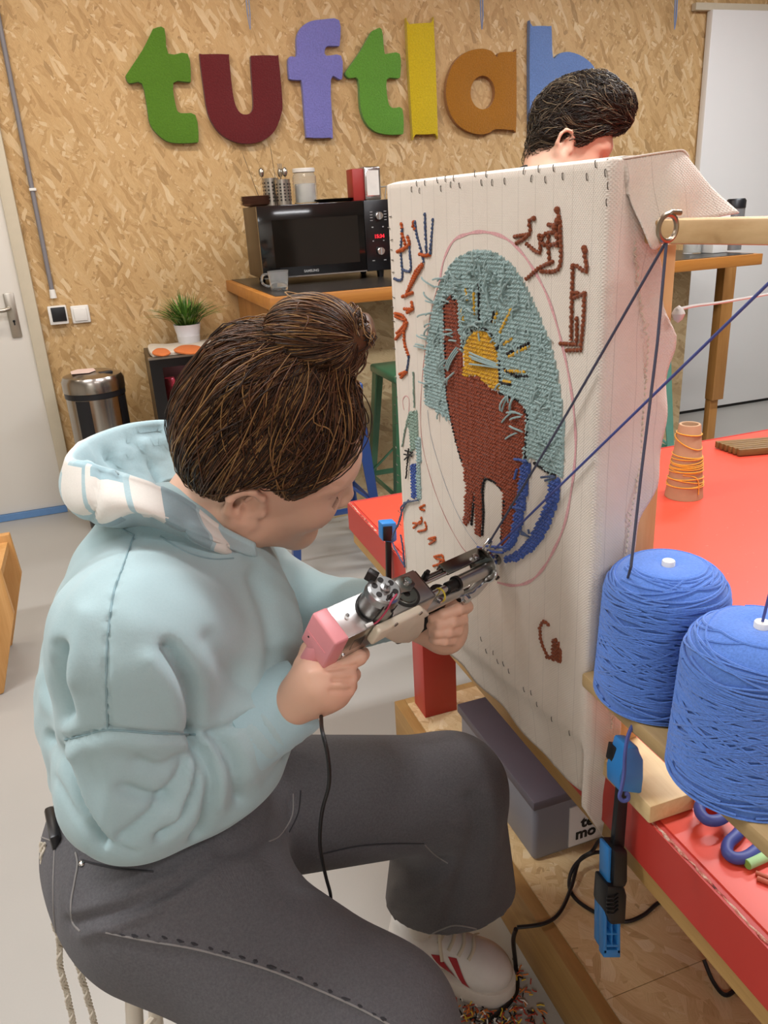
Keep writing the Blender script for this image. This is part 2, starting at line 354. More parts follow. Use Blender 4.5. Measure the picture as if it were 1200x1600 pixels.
# ================================================================ tufted wall letters
def pile(name, c, sc=120, bump=1.0):
    t = NT(name); v = t.coord((1, 1, 1)); f = t.noise(v, sc, 4, .75); g = t.noise(v, 22, 3); c = lin(c)
    col = t.mix(f, tuple(x*.55 for x in c[:3])+(1,), tuple(min(1, x*1.4) for x in c[:3])+(1,)); col = t.mix(t.math('MULTIPLY', g, .3), col, tuple(x*.8 for x in c[:3])+(1,))
    t.p(Base_Color=col, Roughness=.95, Sheen_Weight=.3); t.b.inputs['Specular IOR Level'].default_value = .1; t.bump(f, bump*.8, .011); return t.m
for nm, c in dict(pile_green='5c8a26', pile_maroon='6e2226', pile_lilac='8684cf', pile_green2='68a23a', pile_yellow='e8c31f', pile_ochre='b1741f', pile_blue='7392cc').items(): pile(nm, c)
LET = [('t', 'pile_green', 'dark green tufted letter t at the start of the sign', [(240, 47), (256, 47), (262, 86), (292, 86), (297, 125), (293, 130), (270, 131), (274, 168), (281, 178), (304, 181), (309, 218), (303, 224), (268, 224), (250, 215), (234, 196), (229, 168), (221, 132), (202, 132), (196, 122), (199, 115), (222, 80), (236, 52)], None),
 ('u', 'pile_maroon', 'dark red tufted letter u', [(311, 90), (315, 87), (353, 87), (356, 93), (361, 140), (366, 165), (374, 178), (384, 180), (391, 176), (394, 165), (392, 130), (390, 94), (394, 89), (429, 89), (433, 94), (439, 160), (437, 180), (428, 204), (412, 219), (392, 225), (370, 224), (348, 214), (333, 198), (323, 176), (317, 140)], None),
 ('f', 'pile_lilac', 'lilac tufted letter f', [(474, 40), (485, 35), (500, 33), (527, 34), (528, 70), (524, 74), (510, 74), (505, 79), (507, 89), (530, 89), (532, 121), (528, 126), (514, 126), (517, 210), (513, 216), (480, 216), (476, 210), (472, 160), (469, 130), (465, 127), (452, 126), (449, 120), (448, 96), (452, 90), (461, 89), (461, 62), (466, 48)], None),
 ('t', 'pile_green2', 'light green tufted letter t beside the yellow l', [(582, 49), (593, 48), (597, 83), (601, 86), (621, 86), (622, 119), (618, 124), (601, 126), (603, 160), (610, 170), (625, 171), (627, 206), (622, 211), (600, 211), (582, 206), (568, 192), (560, 168), (557, 126), (543, 124), (537, 117), (541, 109), (560, 82), (576, 54)], None),
 ('l', 'pile_yellow', 'bright yellow tufted letter l', [(632, 43), (636, 40), (670, 38), (674, 42), (680, 205), (676, 210), (646, 211), (641, 207)], None),
 ('a', 'pile_ochre', 'ochre brown tufted letter a', [(772, 91), (776, 84), (799, 83), (802, 88), (802, 199), (797, 204), (770, 203), (760, 209), (745, 211), (728, 207), (712, 197), (700, 180), (694, 160), (693, 140), (697, 118), (706, 99), (718, 87), (733, 80), (750, 78), (764, 82)], (750, 146, 19, 26)),
 ('b', 'pile_blue', 'sky blue tufted letter b behind the dark haired man', [(823, 46), (827, 43), (853, 43), (857, 47), (859, 92), (870, 85), (885, 83), (905, 90), (922, 105), (931, 128), (932, 150), (926, 175), (914, 195), (896, 206), (876, 208), (862, 202), (858, 206), (826, 206), (823, 201)], (880, 146, 18, 26))]
for ch, mt, lab, pts, hole in LET:
    q = np.array([PY(x, y, YW) for x, y in pts]); P2 = cr(q[:, [0, 2]], 3, True); hs = []
    if hole: hs = [[tuple(PY(hole[0]+hole[2]*math.cos(a), hole[1]+hole[3]*math.sin(a), YW)[[0, 2]]) for a in np.linspace(0, 2*math.pi, 25)[:-1]]]
    m = MB().prism([tuple(p) for p in P2], ((0, YW, 0), (1, 0, 0), (0, 0, 1), (0, -1, 0)), .001, .034, hs)
    obj('tufted_letter', m, mt, label=lab, cat='letter', bevel=.008, seg=3)
# ================================================================ bar counter along the back wall
wood('wood_bar', 'a5672a', 'bf8138', 'X', .42); wood('wood_bar_z', '9d6b33', 'b9854a', 'Z', .45)
plain('bar_top_dark', '2c2824', .3, var=.15, scale=12)
BZ = 1.075; BY = 3.12; BX0 = PY(421, 466, BY)[0]; BX1 = PY(1192, 400, BY)[0]
bar = thing('bar_counter', 'oak edged bar counter with dark top and strand board front', 'counter', ((BX0+BX1)/2, 3.8, 0))
obj('counter_top', MB().bx((BX0+.03, BY+.03, BZ-.04), (BX1-.03, YW-.005, BZ+.002)), 'bar_top_dark', bar, label='dark worn counter top')
for nm, a, b in (('front_edge', (BX0, BY, BZ-.05), (BX1, BY+.03, BZ)), ('end_edge', (BX0, BY+.03, BZ-.05), (BX0+.03, YW-.005, BZ)), ('end_edge', (BX1-.03, BY+.03, BZ-.05), (BX1, YW-.005, BZ))): obj(nm, MB().bx(a, b), 'wood_bar', bar, bevel=.002)
obj('front_panel', MB().bx((BX0+.12, BY+.30, .0), (BX1-.16, BY+.32, BZ-.05)), 'osb_bar', bar, label='strand board panel under the counter')
pxr = PY(1151, 420, BY+.24)[0]; pxl = PY(1133, 420, BY+.24)[0]
for x0, x1 in ((pxl, pxr), (BX0+.06, BX0+.16), ((pxl+BX0)/2-.03, (pxl+BX0)/2+.04)):
    p_ = obj('post', MB().bx((x0, BY+.24, .31), (x1, BY+.299, BZ-.05)), 'wood_bar_z', bar, bevel=.002); obj('post_foot', MB().bx((x0+.005, BY+.26, 0), (x1-.015, BY+.299, .31)), 'wood_bar_z', p_, bevel=.002)
obj('end_panel', MB().bx((BX0+.05, BY+.32, 0), (BX0+.07, YW-.01, BZ-.05)), 'wood_bar_z', bar)
# microwave
plain('mw_body', '4a3e30', .38, .6, var=.05); plain('mw_glass', '0b0a0a', .08, coat=.5, var=.05); plain('mw_window', '17130f', .1, var=.2, scale=6); plain('mw_panel', '121113', .25); plain('chrome', 'd5d5d5', .15, 1.0, var=.02); plain('print_grey', '9a9a98', .5)  # case brown stands in for the strand board reflected in dark metal
MW = thing('microwave', 'black microwave oven with two chrome knobs on the bar counter', 'microwave', (1.0, 3.8, BZ))
my0 = 3.6; my1 = 3.98; mwx0 = PY(406, 380, my0)[0]; mwx1 = mwx0+.61; mz0, mz1 = 1.108, 1.412
def mwq(m, R=rotz(math.radians(-1.5)), c=np.array([mwx0, my0, 0])): m.v = [tuple((np.array(p)-c) @ R.T+c) for p in m.v]; return m
obj('case', mwq(MB().bx((mwx0, my0+.02, mz0), (mwx1, my1, mz1))), 'mw_body', MW, bevel=.004)
pw = .13; dr = obj('door', mwq(MB().bx((mwx0, my0, mz0), (mwx1-pw, my0+.02, mz1))), 'mw_glass', MW, bevel=.003)
obj('window', mwq(MB().bx((mwx0+.06, my0-.0015, mz0+.045), (mwx1-pw-.03, my0+.002, mz1-.06))), 'mw_window', dr)
obj('trim_strip', mwq(MB().bx((mwx0+.004, my0-.003, mz0+.001), (mwx1-pw, my0+.003, mz0+.006))), 'chrome', dr)
obj('brand_print', mwq(text_mb('SAMSUNG', .015, ((mwx0+mwx1-pw)/2-.02, my0-.001, mz0+.018), (1, 0, 0), (0, 0, 1), align='CENTER', bold=.0004)), 'print_grey', dr)
pn = obj('control_panel', mwq(MB().bx((mwx1-pw+.002, my0, mz0), (mwx1, my0+.02, mz1))), 'mw_panel', MW, bevel=.003)
kx = mwx1-.062
for kz in (mz1-.068, mz0+.085):
    k = obj('knob', mwq(MB().lathe([(0, .022), (.015, .022), (.017, .02), (.018, 0)], (kx, my0, kz), 24, np.array([[1, 0, 0], [0, 0, -1], [0, 1, 0]]))), 'chrome', pn)
    obj('pointer', mwq(MB().box((kx, my0-.023, kz), (.004, .003, .03))), 'print_grey', k)
t = NT('display_red'); t.p(Base_Color=lin('300000'), Emission_Color=lin('ff2030'), Emission_Strength=2.2)
obj('display', mwq(text_mb('15:34', .022, (kx, my0-.001, (mz0+mz1)/2-.01), (1, 0, 0), (0, 0, 1), align='CENTER', bold=.0005)), 'display_red', pn, label='red clock digits')
m = MB()
for i in range(4):
    for s_ in (-1, 1): m.box((kx+s_*.033, my0-.0006, mz1-.05-.012*i), (.012, .001, .003))
for s_ in (-.03, .02): m.box((kx+s_, my0-.0006, mz1-.115), (.008, .001, .005)); m.box((kx+s_, my0-.0006, mz0+.13), (.006, .001, .004)); m.box((kx+s_*1.1, my0-.0006, mz0+.045), (.012, .001, .004))
obj('symbols', mwq(m), 'print_grey', pn, kind='stuff')
for fx in (mwx0+.05, mwx1-.05):
    for fy in (my0+.05, my1-.05): obj('foot', mwq(MB().cyl((fx, fy, BZ+.002), (fx, fy, mz0+.002), .014, .018, 14)), 'black_plastic', MW)
# glass mug
def glass(name, c='ffffff', rough=.02, ior=1.45, tr=1.0):
    t = NT(name); v = t.coord(); f = t.noise(v, 8, 2); t.p(Base_Color=t.mix(f, lin(c), tuple(x*.97 for x in lin(c)[:3])+(1,)), Roughness=rough, IOR=ior, Transmission_Weight=tr); return t.m
glass('clear_glass', 'fbfdfc', .04, 1.22, .9); glass('smoky_glass', 'cfc8c6', .03, 1.12)
g0 = PZ(437, 453, BZ+.002); gm = thing('glass_mug', 'clear glass mug with a handle standing before the microwave', 'mug', g0)
obj('cup', MB().lathe([(0, 0), (.034, 0), (.036, .004), (.044, .075), (.046, .078), (.043, .078), (.034, .012), (0, .01)], g0, 28), 'clear_glass', gm)
h = np.array([[-.041, 0, .066], [-.062, 0, .066], [-.072, 0, .05], [-.068, 0, .03], [-.05, 0, .02], [-.037, 0, .02]])+g0; obj('handle', MB().tube(cr(h, 5), .0048, 8), 'clear_glass', gm)
# things on top of the microwave
TZ = mz1+.0005
plain('brown_ceramic', '6f4c3c', .5, var=.08); plain('steel', 'b8b2a8', .28, 1.0, var=.06); plain('black_tray', '1d1b1a', .4); plain('red_enamel', '9c2d26', .45); plain('jar_white', 'dcd8d0', .5)
c0 = PY(400, 318, 3.78); c0[2] = TZ
for k in range(6):
    z = TZ+k*.0062; m = MB().lathe([(0, 0), (.04, 0), (.055, .003), (.073, .012), (.074, .0135), (.07, .0135), (.052, .0055), (0, .004)], (c0[0]+.0012*((k*7) % 3-1)+.01, c0[1]+.02, z), 30)
    obj('brown_plate', m, 'brown_ceramic', label='small brown plate on the microwave, '+['lowest of its stack', 'second from the bottom of its stack', 'third from the bottom of its stack', 'third from the top of its stack', 'second from the top of its stack', 'topmost of its stack'][k], cat='plate', group='stacked brown plates')
def holder(px, y, h, r, lab):
    c = PY(px, 318, y); c[2] = TZ; th = thing('cutlery_holder', lab, 'holder', c)
    obj('cup', MB().lathe([(0, 0), (r, 0), (r, h), (r-.002, h), (r-.002, .003), (0, .003)], c, 24), 'steel', th)
    m = MB()
    for a in np.linspace(0, 2*math.pi, 12, endpoint=False):
        for z in np.linspace(.02, h-.02, 6):
            d = np.array([math.cos(a), math.sin(a), 0]); m.cyl(c+d*(r-.001)+[0, 0, z], c+d*(r+.0006)+[0, 0, z], .0042, n=8)
    obj('perforation', m, 'dark_gap', th, label='round holes punched in the cup'); return c
h1 = holder(426, 3.78, .115, .037, 'perforated steel cutlery cup beside the brown plates'); h2 = holder(444, 3.72, .105, .035, 'perforated steel cutlery cup beside the glass jar')
def cutlery(base, lean, L, kind, lab):
    b = base+np.array([lean[0]*.2, lean[1]*.2, .006]); d = np.array([lean[0], lean[1], 1.]); d /= np.linalg.norm(d); e = b+d*L
    m = MB().tube([b, b+d*L*.55, e-d*.035], [.004, .0032, .0026], 8, flat=.5)
    if kind == 'spoon': m.lathe([(0, 0), (.008, .004), (.0125, .016), (.0125, .024), (.009, .034), (0, .04)], e-d*.04, 14)
    elif kind == 'knife': m.tube([e-d*.04, e, e+d*.05, e+d*.07], [.004, .008, .008, .002], 8, flat=.2)
    else:
        m.tube([e-d*.04, e-d*.02, e-d*.01], [.003, .01, .01], 8, flat=.3)
        for s_ in (-1, 0, 1): m.tube([e-d*.012+np.array([s_*.007, 0, 0]), e+d*.025+np.array([s_*.007, 0, 0])], .0018, 6)
    obj(kind, m, 'steel', label=lab, cat=kind)
cutlery(h1, (-.12, .0), .155, 'spoon', 'steel spoon leaning left in the perforated cup'); cutlery(h1+[.01, .01, 0], (-.28, .05), .16, 'knife', 'steel knife leaning far out of the cup by the plates')
cutlery(h1+[.015, 0, 0], (.1, -.02), .15, 'spoon', 'steel spoon in the middle of the cup by the plates'); cutlery(h2, (.05, 0), .15, 'spoon', 'steel spoon leaning right in the cup by the jar')
cutlery(h2+[-.01, 0, 0], (-.06, .02), .17, 'knife', 'steel knife standing upright in the cup by the jar'); cutlery(h2+[.005, .01, 0], (-.02, .0), .14, 'fork', 'steel fork in the cup by the jar')
c = PY(478, 312, 3.78); c[2] = TZ; jr = thing('glass_jar', 'ribbed glass jar with a pale lid on the microwave', 'jar', c)
obj('jar', MB().lathe([(0, 0), (.05, 0), (.053, .004)]+[(.053+.0015*(i % 2), .01+.007*i) for i in range(16)]+[(.046, .13), (.043, .13), (.049, .118), (.049, .006), (0, .006)], c, 28), 'clear_glass', jr)
obj('lid', MB().lathe([(0, .15), (.049, .15), (.051, .148), (.051, .134), (.047, .132), (0, .132)], c, 28), 'jar_white', jr); obj('contents', MB().lathe([(0, .007), (.047, .007), (.047, .085), (0, .09)], c, 20), 'jar_white', jr, label='white sugar inside the jar')
c = PY(522, 310, 3.74); c[2] = TZ; obj('serving_tray', MB().lathe([(0, 0), (.07, 0), (.092, .014), (.094, .015), (.09, .015), (.068, .003), (0, .003)], c, 32), 'black_tray', label='shallow black tray between the jar and the napkin dispenser', cat='tray')
c = PY(567, 308, 3.72); c[2] = TZ; nd = thing('napkin_dispenser', 'red napkin dispenser with a chrome front', 'dispenser', c)
obj('body', MB().bx(c+[-.058, -.04, 0], c+[-.004, .05, .135]), 'red_enamel', nd, bevel=.004)
fp = obj('face_plate', MB().bx(c+[-.004, -.05, 0], c+[.075, .05, .142]), 'chrome', nd, bevel=.008, seg=3); obj('napkins', MB().bx(c+[.006, -.052, .02], c+[.064, -.0495, .125]), 'jar_white', fp)
c = PY(601, 306, 3.74); c[2] = TZ; obj('wire_rack', MB().tube(cr(np.array([[0, 0, .003], [.01, 0, .05], [.03, 0, .06], [.05, 0, .05], [.06, 0, .003]])+c, 6), .003, 8).tube([c+[-.02, 0, .055], c+[.09, 0, .06]], .003, 8), 'steel', label='small bent wire rack beside the napkin dispenser', cat='rack')
# containers on the right of the bar
plain('tin_grey', '8f9091', .35, .5); plain('label_black', '1a1a1a', .5)
c = PY(1114, 404, 3.36); c[2] = BZ+.003; cn = thing('milk_carton', 'white carton with a black heart print on the bar', 'carton', c)
obj('body', MB().bx(c+[-.045, -.045, 0], c+[.045, .045, .215]), 'white_plastic', cn, bevel=.003); obj('cap', MB().cyl(c+[.02, 0, .215], c+[.02, 0, .235], .018), 'white_plastic', cn)
m = MB().prism([(0, -.012), (.013, .002), (.012, .01), (.006, .012), (0, .007), (-.006, .012), (-.012, .01), (-.013, .002)], (c+[0, -.0455, .185], (1, 0, 0), (0, 0, 1), (0, -1, 0)), 0, .0008)
for k in range(3): m.box(c+[0, -.0457, .155-.011*k], (.05-.008*k, .0008, .005))
obj('print', m, 'label_black', cn)
c = PY(1142, 401, 3.42); c[2] = BZ+.003; ct = thing('coffee_tin', 'dark topped grey canister behind the white carton', 'canister', c); obj('body', MB().lathe([(0, 0), (.045, 0), (.045, .2), (0, .2)], c, 24), 'tin_grey', ct); obj('lid', MB().lathe([(0, .245), (.04, .245), (.047, .235), (.047, .2), (0, .2)], c, 24), 'black_plastic', ct)
c = PY(1080, 405, 3.42); c[2] = BZ+.003; gj = thing('storage_jar', 'clear storage jar with white contents on the bar', 'jar', c); obj('jar', MB().lathe([(0, 0), (.045, 0), (.047, .2), (.04, .215), (.037, .215), (.043, .2), (.042, .004), (0, .004)], c, 24), 'clear_glass', gj); obj('lid', MB().lathe([(0, .235), (.041, .235), (.042, .215), (0, .215)], c, 24), 'tin_grey', gj); obj('contents', MB().lathe([(0, .006), (.041, .006), (.042, .15), (0, .155)], c, 18), 'jar_white', gj)
# ================================================================ bar stools
plain('enamel_blue', '34508c', .3, .2, coat=.4); plain('enamel_green', '3c6a4c', .35, .2, coat=.3); plain('enamel_teal', '5f9684', .35, .1, coat=.3)
def bar_stool(cx, cy, mt, lab, H=.76, rz=0.0):
    th = thing('bar_stool', lab, 'stool', (cx, cy, 0), rotz=rz); a, b = .145, .2
    obj('seat', MB().box((0, 0, H-.018), (.31, .31, .036)), mt, th, world=False, bevel=.012, seg=3)
    for sx in (-1, 1):
        for sy in (-1, 1):
            T = np.array([sx*a, sy*a, H-.02]); Bt = np.array([sx*b, sy*b, 0.002]); u = np.array([0, sy, 0]); m = MB()
            P = []
            for q, w in ((T, .05), (Bt, .028)): P += [q, q+[-sx*w, 0, 0], q+[-sx*w, -sy*.006, 0], q+[-sx*.006, -sy*.006, 0], q+[-sx*.006, -sy*w, 0], q+[0, -sy*w, 0]]
            m.add(P, [(i, (i+1) % 6, 6+(i+1) % 6, 6+i) for i in range(6)]+[(0, 1, 2, 3, 4, 5), (6, 7, 8, 9, 10, 11)]); obj('leg', m, mt, th, world=False)
    for z in (.26,):
        e = a+(b-a)*(1-z/H)-.008
        for p, q in (((-e, -e), (e, -e)), ((e, -e), (e, e)), ((e, e), (-e, e)), ((-e, e), (-e, -e))):
            m = MB().box(((p[0]+q[0])/2, (p[1]+q[1])/2, z), (abs(p[0]-q[0])+.005, abs(p[1]-q[1])+.005, .024)); obj('footrest', m, mt, th, world=False, bevel=.002)
    for sx in (-1, 1):
        for sy in (-1, 1): obj('brace', MB().tube([(sx*.17, sy*.17, .27), (sx*.02, sy*.165, .40)], .006, 8), mt, th, world=False)
q = PY(563, 588, 2.85); bar_stool(q[0]-.145, 3.0, 'enamel_blue', 'blue metal bar stool before the strand board counter')
q = PY(611, 575, 2.9); bar_stool(q[0]+.165, 3.05, 'enamel_green', 'dark green metal bar stool behind the stretched cloth')
q = PY(1052, 520, 2.9); bar_stool(q[0]-.15, 3.05, 'enamel_teal', 'pale teal metal bar stool near the white door')
# ================================================================ bin
plain('brushed_steel', 'a9a39a', .22, 1.0, var=.08, stretch=(1, 1, .05), scale=40); plain('paper_pink', 'e2c7bd', .7)
c = np.array([-.088, 3.86, 0]); bn = thing('pedal_bin', 'tall round stainless steel bin beside the white door', 'bin', c)
obj('body', MB().lathe([(0, .02), (.128, .02), (.13, .03), (.132, .64), (0, .64)], c, 40), 'brushed_steel', bn); obj('base_ring', MB().lathe([(0, 0), (.134, 0), (.136, .006), (.136, .05), (.131, .054)], c, 40), 'black_plastic', bn)
ld_ = obj('lid', MB().lathe([(.134, .665), (.138, .668), (.138, .715), (.128, .735), (.09, .748), (0, .753)], c, 40), 'brushed_steel', bn); obj('gap_ring', MB().lathe([(.128, .64), (.135, .642), (.135, .665), (.128, .667)], c, 40), 'black_plastic', bn)
obj('note', MB().prism([(-.075, -.05), (.0, -.065), (.03, -.02), (.02, .05), (-.05, .06), (-.08, .02)], (c+[-.01, 0, .754], (1, 0, 0), (0, 1, 0), (0, 0, 1)), 0, .0015), 'paper_pink', ld_, label='pale pink paper stuck on the lid'); obj('sensor', MB().box(c+[.06, -.05, .746], (.06, .035, .012), rotz(.3)), 'black_plastic', ld_, bevel=.004)
m = MB()
for a0 in (-2.3, -.75):
    A = np.linspace(a0, a0+.5, 8); P = [(c[0]+.1335*math.cos(a), c[1]+.1335*math.sin(a), z) for z in (.055, .638) for a in A]; m.add(P, [(i, i+1, 9+i, 8+i) for i in range(7)], True)
obj('dark_panel', m, 'black_plastic', bn, recalc=False)
# ================================================================ fridge, rug, plant
plain('fridge_side', '4a3c2c', .4, .3); plain('fridge_black', '141314', .3); plain('rug_white', 'd8cfc0', .95, bump=.8, bscale=220, bdist=.004); plain('rug_orange', 'd9793f', .95, bump=.8, bscale=220, bdist=.004)
fx0 = PY(233, 566, 3.8)[0]; fy0, fy1, fz = 3.8, 4.17, .785; fx1 = min(BX0-.02, fx0+.5)
fg = thing('mini_fridge', 'black mini fridge with glass door under the plant', 'fridge', ((fx0+fx1)/2, 3.98, 0))
m = MB().bx((fx0, fy0+.03, .02), (fx0+.02, fy1, fz-.02)).bx((fx1-.02, fy0+.03, .02), (fx1, fy1, fz-.02)).bx((fx0, fy1-.02, .02), (fx1, fy1, fz-.02)).bx((fx0, fy0+.03, .02), (fx1, fy1, .05)).bx((fx0, fy0+.03, fz-.02), (fx1, fy1, fz)); obj('cabinet', m, 'fridge_side', fg)
m = MB().bx((fx0, fy0, .02), (fx0+.055, fy0+.03, fz)).bx((fx1-.055, fy0, .02), (fx1, fy0+.03, fz)).bx((fx0+.055, fy0, .02), (fx1-.055, fy0+.03, .1)).bx((fx0+.055, fy0, fz-.045), (fx1-.055, fy0+.03, fz)); dd = obj('door', m, 'fridge_black', fg)
obj('door_pane', MB().bx((fx0+.055, fy0+.008, .1), (fx1-.055, fy0+.014, fz-.045)), 'smoky_glass', dd)
obj('top_trim', MB().bx((fx0-.002, fy0-.002, fz-.006), (fx1, fy0+.03, fz+.004)), 'alu', fg)
for z in (.28, .52): obj('shelf', MB().bx((fx0+.02, fy0+.05, z-.006), (fx1-.02, fy1-.03, z)), 'alu', fg)
plain('drink_red', '8a3338', .35, scale=60, var=.3); plain('drink_purple', '6a4ab0', .3, scale=60, var=.3); plain('drink_orange', 'a8582e', .35, scale=60, var=.3)
k = 0
for z, mt in ((.5205, 'drink_red'), (.2805, 'drink_orange')):
    for i in range(5):
        x = fx0+.085+i*.062; mt2 = 'drink_purple' if (z > .4 and i == 2) else mt
        obj('drink_can', MB().lathe([(0, 0), (.024, 0), (.028, .006), (.028, .135), (.023, .15), (0, .15)], (x, fy0+.11, z), 18), mt2, label=('purple' if mt2 == 'drink_purple' else 'dark red' if z > .4 else 'orange')+' drink can on the '+('upper' if z > .4 else 'lower')+' fridge shelf, '+['next to the bin side', 'second from the bin side', 'middle of its row', 'second from the bar side', 'next to the bar side'][i], cat='can', group='drink cans in the fridge'); k += 1
fl_ = bpy.data.lights.new('fridge_lamp', 'POINT'); fl_.energy = 1.6; fl_.color = (1, .55, .75); fl_.shadow_soft_size = .02; fo_ = bpy.data.objects.new('fridge_lamp', fl_); COL.objects.link(fo_); fo_.location = ((fx0+fx1)/2, fy0+.07, fz-.06)
rz_ = fz+.004
rg = thing('tufted_rug', 'small white tufted mat with orange blobs on the fridge', 'mat', ((fx0+fx1)/2, 3.9, rz_))
out = [(232, 549), (236, 543), (262, 543), (285, 540), (315, 537), (345, 532), (380, 528), (395, 540), (370, 551), (335, 551), (310, 556), (290, 559), (262, 561), (240, 560)]
P2 = cr(np.array([PZ(x, y, rz_)[:2] for x, y in out]), 3, True); P2[:, 1] = np.clip(P2[:, 1], fy0+.004, fy1); P2[:, 0] = np.clip(P2[:, 0], fx0+.005, fx1)
bs = obj('base', MB().prism([tuple(p) for p in P2], ((0, 0, rz_+.001), (1, 0, 0), (0, 1, 0), (0, 0, 1)), 0, .018), 'rug_white', rg, bevel=.006, seg=3)
for (cx_, cy_, rx, ry) in ((252, 550, 14, 5.5), (296, 546, 24, 6.5), (345, 541, 17, 6)):
    P2 = [PZ(cx_+rx*math.cos(a)*(1+.1*math.sin(3*a)), cy_+ry*math.sin(a), rz_+.019)[:2] for a in np.linspace(0, 2*math.pi, 29)[:-1]]; obj('orange_patch', MB().prism([tuple(p) for p in P2], ((0, 0, rz_+.014), (1, 0, 0), (0, 1, 0), (0, 0, 1)), 0, .008), 'rug_orange', rg, bevel=.003)
plain('pot_white', 'dadce0', .45, var=.03)
c = np.array([PY(294, 520, 4.06)[0], 4.06, rz_+.0005]); ptt = thing('potted_grass', 'spiky green grass plant in a white pot on the fridge', 'plant', c)
pz_ = (PY(292, 506, 4.06)[2]-c[2])
pot = obj('pot', MB().lathe([(0, 0), (.05, 0), (.052, .004), (.056, .05), (.0565, .052), (.0555, .054), (.066, pz_), (.062, pz_), (.05, pz_-.02), (0, pz_-.02)], c, 32), 'pot_white', ptt); obj('soil', MB().lathe([(0, pz_-.012), (.06, pz_-.015)], c, 20), 'dark_gap', ptt)
t = NT('leaf_green'); v = t.coord(); f = t.noise(v, 25, 3); t.p(Base_Color=t.ramp(f, [(.3, '2c4a18'), (.55, '4f7a2a'), (.75, '8fb04a')]), Roughness=.5)
m = MB(); rnd = random.Random(3)
for i in range(170):
    a = rnd.uniform(0, 2*math.pi); sp = rnd.random()**.7; L = rnd.uniform(.12, .2)*(1-.25*sp) + .04*sp; d = np.array([math.cos(a), math.sin(a), 0]); r0 = rnd.uniform(0, .045)
    b0 = c+d*r0+[0, 0, pz_-.015]; P = []
    for s_ in (0, .35, .7, 1):
        P.append(b0+d*(sp*.2*s_**1.3+.0)+np.array([0, 0, L*s_*(1-.55*sp*s_)]))
    P = np.array(P); P[:, 1] = np.minimum(P[:, 1], YW-.006); m.tube(P, [.0035, .0042, .003, .0006], 4, flat=.25)
obj('foliage', m, 'leaf_green', ptt, kind='stuff', label='dense narrow green blades')
# wooden seat at the left border
wood('wood_seat', 'b98445', 'd3a063', 'Z', .5)
y0 = PZ(5, 1085, 0)[1]; A = [PY(*p, y0) for p in ((-90, 868), (0, 893), (22, 962), (6, 1083), (-90, 1090))]; bz = 0
wseat = thing('wooden_bench', 'light plywood bench end standing on the floor by the door', 'bench', (A[2][0]-.1, y0, 0))
prf = [(p[0], p[2]) for p in A]; zb = .0; xl_ = A[1][0]-.42; prf = [(xl_, A[1][2])]+prf[1:4]+[(A[3][0]-.02, zb), (A[3][0]-.09, zb), (A[3][0]-.09, A[1][2]-.09), (xl_+.07, A[1][2]-.09), (xl_+.07, zb), (xl_, zb)]
obj('side_panel', MB().prism(prf, ((0, y0, 0), (1, 0, 0), (0, 0, 1), (0, 1, 0)), 0, .03), 'wood_seat', wseat, bevel=.003); obj('side_panel', MB().prism(prf, ((0, y0+.32, 0), (1, 0, 0), (0, 0, 1), (0, 1, 0)), 0, .03), 'wood_seat', wseat, bevel=.003)
obj('seat_board', MB().bx((A[1][0]-.42, y0+.03, A[1][2]-.05), (A[1][0]-.01, y0+.32, A[1][2]-.025)), 'wood_seat', wseat)
# ================================================================ the red work table
TZ0 = .73; TX = .476; TYF = 1.70
t = NT('table_red'); v = t.coord(); f1 = t.noise(v, 3, 4); f2 = t.noise(v, 120, 3); sp_ = t.n('TexVoronoi', {'Vector': v, 'Scale': 26.0}); dots = t.math('LESS_THAN', sp_.outputs['Distance'], .03)
c = t.mix(f1, lin('d44834'), lin('dc503b')); c = t.mix(t.math('MULTIPLY', t.math('GREATER_THAN', f2, .74), .35), c, lin('f0a898')); c = t.mix(t.math('MULTIPLY', dots, .25), c, lin('f2c8bc'))
t.p(Base_Color=c, Roughness=.36)
t = NT('table_edge_red'); v = t.coord(); f1 = t.noise(v, 5, 4); sp = t.n('SeparateXYZ', {0: v}); w = t.noise(t.coord((60, 9, 60)), 3, 5, .7)
c = t.mix(f1, lin('b8352c'), lin('c23e33')); t.p(Base_Color=c, Roughness=.45)
t = NT('chipped_edge'); v = t.coord((1, .35, 1)); f = t.noise(v, 190, 5, .8); t.p(Base_Color=t.ramp(f, [(.36, '4a1e1a'), (.45, 'a83a30'), (.56, 'c9947c'), (.68, 'e8d8c8')]), Roughness=.7); t.bump(f, .6, .002)
wood('wood_strip', '9a7440', 'bb9458', 'Y', .55); wood('pine', 'c99a5f', 'e0bd86', 'Z', .5); wood('pine_y', 'd3b078', 'ecd29e', 'Y', .5); wood('plank_grey', 'a08457', 'c4a878', 'Y', .55); wood('arm_wood', 'b58f5e', 'd6b585', 'Y', .5)
tb = thing('work_table', 'long red work table with chipped edges on a strand board plinth', 'table', (1.5, .4, 0))
TX1, TY0 = 2.7, -1.3
obj('table_top', MB().bx((TX+.012, TY0, TZ0-.03), (TX1, TYF-.012, TZ0)), 'table_red', tb)
obj('apron', MB().bx((TX, TY0, TZ0-.07), (TX+.012, TYF, TZ0-.002)), 'table_edge_red', tb); obj('apron', MB().bx((TX+.012, TYF-.012, TZ0-.07), (TX1, TYF, TZ0-.002)), 'table_edge_red', tb)
m = MB(); ys = np.linspace(TY0, TYF-.003, 420); r_ = np.random.RandomState(4)
m.tube([(TX+.004+r_.normal(0, .0005), y, TZ0-.0028+r_.normal(0, .0004)) for y in ys], [.0016+abs(r_.normal(0, .0009)) for _ in ys], 6); obj('worn_edge', m, 'chipped_edge', tb, label='chipped pale edge of the red table')
